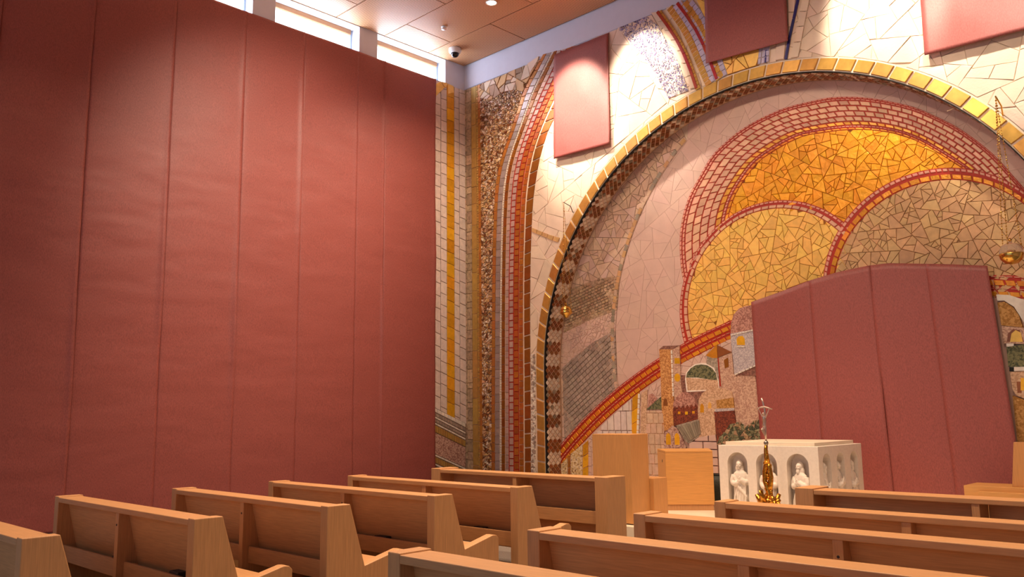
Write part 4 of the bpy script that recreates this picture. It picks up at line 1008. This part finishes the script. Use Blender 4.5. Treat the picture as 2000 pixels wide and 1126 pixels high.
# ------------------------------------------------------------------ pews
PROF = [(0, 0), (0, .865), (.175, .865), (.297, .462), (.585, .532), (.622, .528), (.645, .505), (.645, 0)]
def xprism(name, prof, x0, x1, mat, parent, bev=.004):
    bm = bmesh.new(); prism(bm, prof, x0, x1, 'x', bev); return bm_obj(name, bm, mat, parent)
def rbox(name, x0, x1, y0, y1, z0, z1, mat, parent, bev=.003):
    bm = bmesh.new(); add_box(bm, x0, x1, y0, y1, z0, z1, bev); return bm_obj(name, bm, mat, parent)
def pew(x0, x1, yb, label, group, post, books=(), kneel=True):
    cx = (x0+x1)/2; p = empty('pew', (cx, yb, 0)); tag(p, label, 'pew', group)
    a, b = x0-cx, x1-cx; T = .08; q = post-cx
    for s0, s1 in ((a, a+T), (b-T, b)): xprism('end_panel', PROF, s0, s1, 'oak_upright', p, .005)
    rbox('top_rail', a+T, b-T, .0, .165, .822, .858, 'oak', p, .004)
    segs = [(a+T, q-.026), (q+.026, b-T)]
    for s0, s1 in segs:
        xprism('back_panel', [(.068, .822), (.092, .822), (.190, .40), (.166, .40)], s0, s1, 'oak', p, .002)
    ps = xprism('support_post', [(.006, 0), (.006, .822), (.08, .822), (.18, .40), (.40, .40), (.40, 0)], q-.026, q+.026, 'oak_upright', p, .003)
    bm = bmesh.new(); tube(bm, [(q, .007, .745), (q, .0035, .745)], .007, 10); bm_obj('screw_plug', bm, 'book_dark', ps)
    xprism('seat', [(.18, .425), (.60, .455), (.60, .425), (.18, .395)], a+T, b-T, 'oak', p, .006)
    for s0, s1 in segs:
        r = rbox('rack_board', s0, s1, .052, .072, .395, .510, 'oak', p)
        rbox('rack_shelf', s0, s1, .072, .165, .395, .410, 'oak', r)
    if kneel:
        for s0, s1 in segs:
            k = rbox('kneeler', s0+.03, s1-.03, -.05, .06, .215, .255, 'oak', p, .008)
            rbox('kneeler_rail', s0+.03, s1-.03, .0, .03, .13, .20, 'oak', k)
            for xx in (s0+.06, s1-.06):
                bb = bmesh.new(); tube(bb, [(xx, .075, .17), (xx, .07, .02)], .010, 8); add_box(bb, xx-.012, xx+.012, .05, .085, .14, .21, .003)
                bm_obj('kneeler_bracket', bb, 'black_iron', p)
    for bx, by, w_, h_ in books:
        bk = box('small_book', bx-w_/2, bx+w_/2, yb+.076, yb+.135, .411, .411+.082+h_, 'book_dark', bev=.004)
        tag(bk, by, 'book')
    return p
def frontal(x0, x1, yb, label, group, post):
    cx = (x0+x1)/2; p = empty('pew_frontal', (cx, yb, 0)); tag(p, label, 'pew frontal', group)
    a, b = x0-cx, x1-cx; T = .14; q = post-cx
    for s0, s1 in ((a, a+T), (b-T, b)): rbox('end_panel', s0, s1, 0, .27, 0, .872, 'oak_upright', p, .004)
    rbox('top_rail', a+T, b-T, .005, .21, .828, .862, 'oak', p, .004)
    segs = [(a+T, q-.024), (q+.024, b-T)]
    for s0, s1 in segs:
        rbox('front_panel', s0, s1, .20, .225, .12, .828, 'oak', p, .002)
        r = rbox('rack_board', s0, s1, .085, .105, .445, .56, 'oak', p)
        rbox('rack_shelf', s0, s1, .105, .20, .445, .460, 'oak', r)
        k = rbox('kneeler', s0+.03, s1-.03, -.12, .02, .20, .245, 'oak', p, .008)
    rbox('support_post', q-.024, q+.024, .012, .2, 0, .828, 'oak_upright', p)
    return p
gl, gr = 'pews of the left block', 'pews of the right block'
frontal(-7.10, -4.72, 6.04, 'wooden pew frontal before the lectern, foremost of the left block', 'pew frontals', -5.868)
pew(-7.01, -4.72, 4.90, 'second bench of the left block counting from the mosaic, wooden pew', gl, -5.868, [(-5.25, 'dark book in the rack of the second left bench from the front', .12, .02)])
pew(-7.00, -4.715, 4.04, 'third bench of the left block counting from the mosaic, wooden pew', gl, -5.858, [(-5.45, 'dark book in the rack of the third left bench from the front', .14, .02)])
pew(-6.985, -4.72, 3.15, 'fourth bench of the left block counting from the mosaic, wooden pew', gl, -5.83)
pew(-7.05, -4.75, 2.28, 'fifth bench of the left block counting from the mosaic, wooden pew', gl, -5.865, [(-6.05, 'dark book left of the post in the fifth left bench rack', .10, .025), (-5.15, 'dark book right of the post in the fifth left bench rack', .12, .03)])
pew(-6.95, -4.66, 1.37, 'pew end cut by the lower left corner of the photo', gl, -5.8)
frontal(-2.97, -.60, 6.04, 'wooden pew frontal before the white altar, foremost of the right block', 'pew frontals', -1.756)
pew(-2.965, -.61, 4.90, 'second bench of the right block counting from the altar, wooden pew', gr, -1.78)
pew(-2.975, -.61, 4.04, 'third bench of the right block counting from the altar, wooden pew', gr, -1.791)
pew(-2.972, -.61, 3.15, 'fourth bench of the right block counting from the altar, wooden pew', gr, -1.791)
pew(-2.962, -.61, 2.28, 'nearest bench of the right block at the bottom of the photo, wooden pew', gr, -1.79)

# ------------------------------------------------------------------ lectern, cabinet, chair
t = empty('lectern', (-6.21, 8.22, STEP_Z)); tag(t, 'tall plain wooden lectern box at the platform edge', 'lectern')
bm = bmesh.new(); add_box(bm, -.285, .279, -.17, .175, .012, 1.018, .004); bm_obj('body', bm, 'oak_light', t)
bm = bmesh.new(); add_box(bm, -.27, .264, -.155, .16, 0, .014); bm_obj('plinth', bm, 'book_dark', t)
bm = bmesh.new(); add_box(bm, -.20, .335, .18, .46, 0, .50, .004); bm_obj('rear_step', bm, 'oak_light', t)
import math as _m
an = _m.atan2(9.909-9.543, -5.989+6.46)
t = empty('credence_cabinet', (-6.46, 9.543, STEP_Z), an); tag(t, 'square honey-coloured wooden cabinet between lectern and white altar', 'cabinet')
PLAN = [(-.012, -.012), (.60, -.012), (.63, .69), (-.072, .71)]
bm = bmesh.new(); prism(bm, PLAN, .075, .735, 'z', .003); bm_obj('body', bm, 'oak_flat', t)
bm = bmesh.new(); prism(bm, PLAN, .737, .765, 'z', .004); bm_obj('top', bm, 'oak_flat', t)
bm = bmesh.new(); prism(bm, [(0, 0), (.588, 0), (.61, .67), (-.055, .69)], 0, .075, 'z'); bm_obj('toe_kick', bm, 'oak_upright', t)
bm = bmesh.new(); tube(bm, [(-.0385, .27, .62), (-.028, .27, .62)], .020, 14); bm_obj('cable_hole', bm, 'black_iron', t)
t = empty('presider_chair', (-2.45, 10.35, STEP_Z)); tag(t, 'low wooden presider bench with upright back at the right photo edge', 'chair')
bm = bmesh.new(); add_box(bm, -.66, .66, .02, .50, 0, .425, .004); bm_obj('seat_block', bm, 'oak_flat', t)
bm = bmesh.new(); add_box(bm, -.50, .66, -.04, .018, 0, .372, .004); bm_obj('front_board', bm, 'oak_flat', t)
bm = bmesh.new(); prism(bm, [(-.20, .425), (-.145, .90), (.62, .90), (.64, .425)], .10, .16, 'y', .004); bm_obj('backrest', bm, 'oak_light', t)
bm = bmesh.new(); add_box(bm, .56, .66, -.02, .50, .426, .62, .004); bm_obj('armrest', bm, 'oak_flat', t)
t = empty('dark_vessel', (-6.46, 10.82, STEP_Z)); tag(t, 'dark rounded vessel half hidden between cabinet and altar', 'vase')
bm = bmesh.new(); lathe(bm, [(.09, 0), (.10, .02), (.16, .10), (.185, .20), (.17, .30), (.12, .37), (.10, .38), (.09, .36), (.001, .34)], 24); bm_obj('bowl', bm, 'dark_green', t, True)
bm = bmesh.new(); lathe(bm, [(.105, .375), (.115, .385), (.105, .395), (.095, .385)], 24); bm_obj('rim', bm, 'black_iron', t, True)

# ------------------------------------------------------------------ altar with carved figures
AX0, AX1, AY0, AY1, AZ1 = -5.473, -4.223, 9.2, 10.39, 1.037
acx, acy = (AX0+AX1)/2, (AY0+AY1)/2
alt = empty('altar', (acx, acy, STEP_Z)); tag(alt, 'white stone altar block with carved figures in round-headed niches', 'altar')
H = AZ1-STEP_Z; hx, hy = (AX1-AX0)/2, (AY1-AY0)/2
bm = bmesh.new(); add_box(bm, -hx, hx, -hy, hy, 0, H, .004); body = bm_obj('body', bm, 'white_stone', alt)
fx = [-.378, -.005, .376]; fy = [-.385, -.02, .355]
def arch_prof(c, w, z0, z1):
    r = w/2; return [(c-r, z0), (c+r, z0)]+[(c+r*math.cos(PI*i/14), z1-r+r*math.sin(PI*i/14)) for i in range(15)]
cb = bmesh.new()
for c in fx: prism(cb, arch_prof(c, .262, .10, .785), -hy-.05, -hy+.13, 'y')
for c in fy: prism(cb, [(p[0], p[1]) for p in arch_prof(c, .215, .10, .785)], hx-.12, hx+.05, 'x')
cut_o = bm_obj('cutter', cb, 'white_stone')
md = body.modifiers.new('niches', 'BOOLEAN'); md.object = cut_o; md.operation = 'DIFFERENCE'; md.solver = 'EXACT'
bpy.context.view_layer.update(); cut_o.matrix_world = alt.matrix_world.copy() if False else Matrix.Translation(alt.location)
bpy.context.view_layer.update()
baked(body); cm = cut_o.data; bpy.data.objects.remove(cut_o); bpy.data.meshes.remove(cm)
bm = bmesh.new(); add_box(bm, -hx+.065, hx-.065, -hy+.065, hy-.065, H+.0005, H+.040, .004); bm_obj('top_slab', bm, 'platform_stone', alt)
def statue(x, y, rz, var, hood, beard):
    bm = bmesh.new(); rg = random.Random(var)
    # robe from hem to shoulders as stacked ellipses
    prof = [(0, .098, .062), (.10, .092, .058), (.22, .084, .054), (.33, .084, .052), (.40, .090, .050), (.435, .080, .044), (.458, .050, .036), (.475, .026, .028)]
    seg = 28; rings = []
    for z, rx, ry in prof:
        ring = []
        for k in range(seg):
            a = 2*PI*k/seg; f = 1+(.09*math.cos(7*a+var)+.05*math.cos(11*a+2*var))*max(0, 1-z/.38)
            ring.append(bm.verts.new((rx*f*math.cos(a), ry*f*math.sin(a), z)))
        rings.append(ring)
    for A, B in zip(rings, rings[1:]):
        for k in range(seg): bm.faces.new((A[k], A[(k+1) % seg], B[(k+1) % seg], B[k]))
    bm.faces.new(rings[0][::-1]); bm.faces.new(rings[-1])
    tl = rg.uniform(-.012, .012)
    blob(bm, (tl, -.002, .475), (.024, .026, .04))                        # neck
    blob(bm, (tl, -.010, .530), (.034, .038, .049))                       # head
    blob(bm, (tl, .006, .538), (.042 if hood else .038, .040, .052))      # hair or hood
    if hood: blob(bm, (tl, .012, .485), (.054, .038, .06))
    else:
        for s in (-1, 1): blob(bm, (tl+s*.034, .002, .505), (.013, .02, .04))
    blob(bm, (tl, -.049, .527), (.0065, .010, .014))                      # nose
    blob(bm, (tl, -.042, .547), (.024, .009, .006))                       # brow
    for s in (-1, 1): blob(bm, (tl+s*.017, -.039, .519), (.010, .009, .010))
    blob(bm, (tl, -.044, .507), (.012, .007, .005))                       # mouth
    blob(bm, (tl, -.036, .494), (.014, .014, .010))
    if beard: blob(bm, (tl, -.036, .478), (.022, .018, .034))
    # arms: sleeves bent at the elbow, hands before the chest
    for s in (-1, 1):
        el = (s*.094, -.010, .315+.01*rg.random()); ha = (s*.018, -.070, (.345 if var % 2 else .31)+.018*s)
        tube(bm, [(s*.078, 0, .415), (s*.094, -.004, .36), el], [.030, .034, .034], 10)
        tube(bm, [el, ((el[0]+ha[0])/2, -.05, (el[2]+ha[2])/2-.012), ha], [.034, .034, .026], 10)
        blob(bm, (ha[0], ha[1]-.006, ha[2]+.004), (.017, .014, .024))
        for k in range(4): tube(bm, [(ha[0]-s*.004*k+s*.006, ha[1]-.012, ha[2]+.012), (ha[0]-s*.004*k, ha[1]-.016, ha[2]+.030-.003*abs(k-1)), (ha[0]-s*.004*k-s*.004, ha[1]-.012, ha[2]+.044-.003*abs(k-1))], .0045, 6)
        tube(bm, [(ha[0]-s*.014, ha[1]-.008, ha[2]-.004), (ha[0]-s*.020, ha[1]-.016, ha[2]+.012), (ha[0]-s*.020, ha[1]-.016, ha[2]+.024)], .005, 6)
    # mantle folds
    for k in range(5):
        xx = -.066+.033*k; tube(bm, [(xx*.7+.02, -.052, .30), (xx*.95, -.058, .16), (xx*1.15, -.062, .01)], [.008, .010, .012], 6)
    tube(bm, [(-.07, -.045, .40), (-.01, -.064, .27), (.07, -.052, .17), (.085, -.02, .12)], [.012, .016, .016, .012], 8)
    o = bm_obj('carved_figure', bm, 'white_stone', alt, True); o.location = (x, y, .105); o.rotation_euler = (0, 0, rz)
    o.scale = (1, 1, 1)
    md = o.modifiers.new('fuse', 'REMESH'); md.mode = 'VOXEL'; md.voxel_size = .0055; md.use_smooth_shade = True
    sm = o.modifiers.new('soft', 'SMOOTH'); sm.iterations = 1; sm.factor = .5
    baked(o); o['label'] = 'white carved robed figure'
    o.data.polygons.foreach_set('use_smooth', [True]*len(o.data.polygons))
    return o
for i, c in enumerate(fx): statue(c, -hy+.062, .25*(1-i), i+1, i != 1, i != 0)
for i, c in enumerate(fy): statue(hx-.058, c, PI/2+.15*(1-i), i+4, i == 1, i != 1).scale = (.85, .95, 1)

# ------------------------------------------------------------------ processional cross
CX, CY = -4.635, 8.80
t = empty('processional_cross', (CX, CY, STEP_Z)); tag(t, 'slender silver crucifix on a gilded root-like stand before the altar', 'crucifix')
zz0 = STEP_Z
bm = bmesh.new(); rg = random.Random(4)
for k in range(30):
    a = rg.uniform(0, 2*PI); d = rg.uniform(.02, .12); hgt = rg.uniform(.03, .07)
    blob(bm, (d*math.cos(a), d*math.sin(a), .24+rg.uniform(-.02, .09)*(1.1-d*6)), (rg.uniform(.02, .045), rg.uniform(.02, .045), hgt), 10, 6)
for k in range(7):
    a = k*2*PI/7; tube(bm, [(0, 0, .40), (.05*math.cos(a), .05*math.sin(a), .27), (.09*math.cos(a), .09*math.sin(a), .27+.03*(k % 2)), (.125*math.cos(a), .125*math.sin(a), .31+.05*(k % 3))], [.02, .034, .032, .022], 8)
bmesh.ops.translate(bm, verts=bm.verts, vec=(0, 0, 0))
lathe(bm, [(.13, 0), (.14, .02), (.13, .06), (.10, .10), (.09, .20), (.06, .26)], 20)
bm_obj('root_base', bm, 'bronze_gold', t, True)
bm = bmesh.new()
tube(bm, [(0, 0, .26), (.012, 0, .36), (.0, 0, .42), (-.035, 0, .50), (-.032, 0, .60), (-.006, 0, .68), (.01, 0, .72)], [.034, .040, .034, .026, .026, .030, .032], 10)
tube(bm, [(0, 0, .38), (.03, 0, .46), (.042, 0, .55), (.028, 0, .64), (.008, 0, .70)], [.034, .028, .026, .026, .028], 10)
tube(bm, [(.006, 0, .69), (.0, 0, .76), (-.004, 0, .84), (.004, 0, .90)], [.034, .028, .022, .017], 10)
for k in range(16): blob(bm, (.02*math.sin(k*2.4)+(.02 if k % 2 else -.01), .016*math.cos(k*2.4), .36+k*.028), (.016, .015, .022), 8, 6)
for k in range(12): blob(bm, (.012*math.sin(k*2.9), .014*math.cos(k*1.7), .66+.015*k), (.012, .012, .016), 8, 6)
bm_obj('gilded_stem', bm, 'bronze_gold', t, True)
bm = bmesh.new(); lathe(bm, [(.001, -.03), (.018, -.024), (.026, -.006), (.026, .006), (.018, .022), (.001, .028)], 16, (.004, 0, .915)); bm_obj('knop', bm, 'steel', t, True)
bm = bmesh.new(); tube(bm, [(.004, 0, .93), (.006, 0, 1.05), (.012, 0, 1.2), (.008, 0, 1.29), (-.006, 0, 1.36), (-.022, 0, 1.41)], [.011, .010, .009, .010, .010, .009], 10); bm_obj('shaft', bm, 'silver', t, True)
bm = bmesh.new(); tube(bm, [(-.088, -.004, 1.288), (-.045, -.004, 1.305), (.008, -.004, 1.312), (.055, -.004, 1.300), (.102, -.004, 1.285)], [.006, .008, .010, .008, .006], 8); bm_obj('crossbar', bm, 'silver', t, True)
bm = bmesh.new()
for s in (-1, 1): tube(bm, [(.008+s*.066, -.016, 1.294), (.008+s*.040, -.02, 1.240), (.008+s*.014, -.02, 1.192)], [.0048, .006, .008], 8)
for s in (-1, 1): blob(bm, (.008+s*.068, -.016, 1.298), (.006, .005, .008), 8, 6)
blob(bm, (.004, -.026, 1.235), (.013, .014, .017)); blob(bm, (.003, -.024, 1.226), (.008, .01, .012))
tube(bm, [(.008, -.02, 1.212), (.006, -.024, 1.18), (.004, -.022, 1.14), (.004, -.020, 1.115)], [.017, .019, .015, .017], 10)
blob(bm, (.002, -.022, 1.112), (.020, .014, .020))
for s in (-1, 1): tube(bm, [(.004+s*.009, -.02, 1.11), (-.012+s*.010, -.034, 1.065), (.008+s*.006, -.02, 1.005), (.006, -.018, .985)], [.011, .010, .007, .005], 8)
o = bm_obj('corpus', bm, 'silver', t, True)
md = o.modifiers.new('fuse', 'REMESH'); md.mode = 'VOXEL'; md.voxel_size = .0022; md.use_smooth_shade = True
baked(o)

# ------------------------------------------------------------------ hanging lamps
def beads(bm, p, q, n, r):
    p, q = Vector(p), Vector(q)
    for i in range(n):
        c = p+(q-p)*(i+.5)/n; g = bmesh.new()
        bmesh.ops.create_icosphere(g, subdivisions=1, radius=1); L = (q-p).length/n
        rr = r*(1 if i % 2 else .7)
        bmesh.ops.transform(g, matrix=Matrix.Translation(c) @ Matrix.Diagonal((rr, rr, L*.46, 1)), verts=g.verts)
        tm = bpy.data.meshes.new('t'); g.to_mesh(tm); g.free(); bm.from_mesh(tm); bpy.data.meshes.remove(tm)
def hanging_lamp(x, yw, ztip, arm, zg, rad, label, big):
    t = empty('hanging_lamp', (x, yw, zg)); tag(t, label, 'lamp')
    zt_ = ztip-zg
    bm = bmesh.new(); tube(bm, [(-.03, 0, zt_-.13), (-.03, -.03, zt_-.12), (-.02, -.10, zt_-.03), (0, -arm, zt_)], .009 if big else .007, 8)
    add_box(bm, -.055, -.005, -.012, 0, zt_-.20, zt_-.08, .003); bm_obj('wall_bracket', bm, 'brass' if big else 'black_iron', t, True)
    for k in range(3):
        a = 2*PI*k/3+.5; bm = bmesh.new()
        beads(bm, (0, -arm, zt_), (rad*.85*math.cos(a), -arm+rad*.85*math.sin(a), rad*.75), int((zt_)/(.034 if big else .030)), .009 if big else .007)
        bm_obj('chain', bm, 'brass', t, True)
    bm = bmesh.new()
    if big: prof = [(.001, -rad*.92), (rad*.5, -rad*.80), (rad*.85, -rad*.45), (rad, -rad*.02), (rad*.97, rad*.05), (rad*.90, rad*.02)]
    else: prof = [(.001, -rad*1.0), (rad*.35, -rad*.85), (rad*.5, -rad*.6), (rad*.95, -rad*.25), (rad, rad*.1), (rad*.8, rad*.2), (rad*.7, rad*.05)]
    lathe(bm, prof, 28, (0, -arm, 0)); bm_obj('bowl', bm, 'brass', t, True)
    bm = bmesh.new(); lathe(bm, [(rad*.93, rad*.03), (rad*.92, rad*.4), (rad*.7, rad*.78), (rad*.35, rad*.98), (rad*.16, rad*1.02), (rad*.12, rad*1.12), (.001, rad*1.16)], 28, (0, -arm, 0)); bm_obj('glass_dome', bm, 'lamp_glass' if big else 'brass', t, True)
    bm = bmesh.new(); lathe(bm, [(.001, rad*.0), (rad*.3, rad*.02), (rad*.3, rad*.35), (.001, rad*.37)], 16, (0, -arm, 0)); bm_obj('oil_cup', bm, 'brass', t, True)
    bm = bmesh.new(); lathe(bm, [(.001, rad*1.12), (.014, rad*1.16), (.020, rad*1.28), (.008, rad*1.42), (.001, rad*1.46)], 12, (0, -arm, 0)); bm_obj('finial', bm, 'brass', t, True)
    return t
g, nt, b = nodes('lamp_glass'); b.inputs['Base Color'].default_value = (1, .93, .82, 1); b.inputs['Roughness'].default_value = .03
b.inputs['Transmission Weight'].default_value = .85; b.inputs['IOR'].default_value = 1.2; MATS['lamp_glass'] = g
hanging_lamp(-2.468, BACK_Y, 4.991, .40, 3.14, .128, 'gold globe sanctuary lamp on long chains at the right edge', True)
hanging_lamp(-9.12, BACK_Y, 4.994, .30, 3.115, .105, 'small gold votive lamp hanging before the left arch jamb', False)
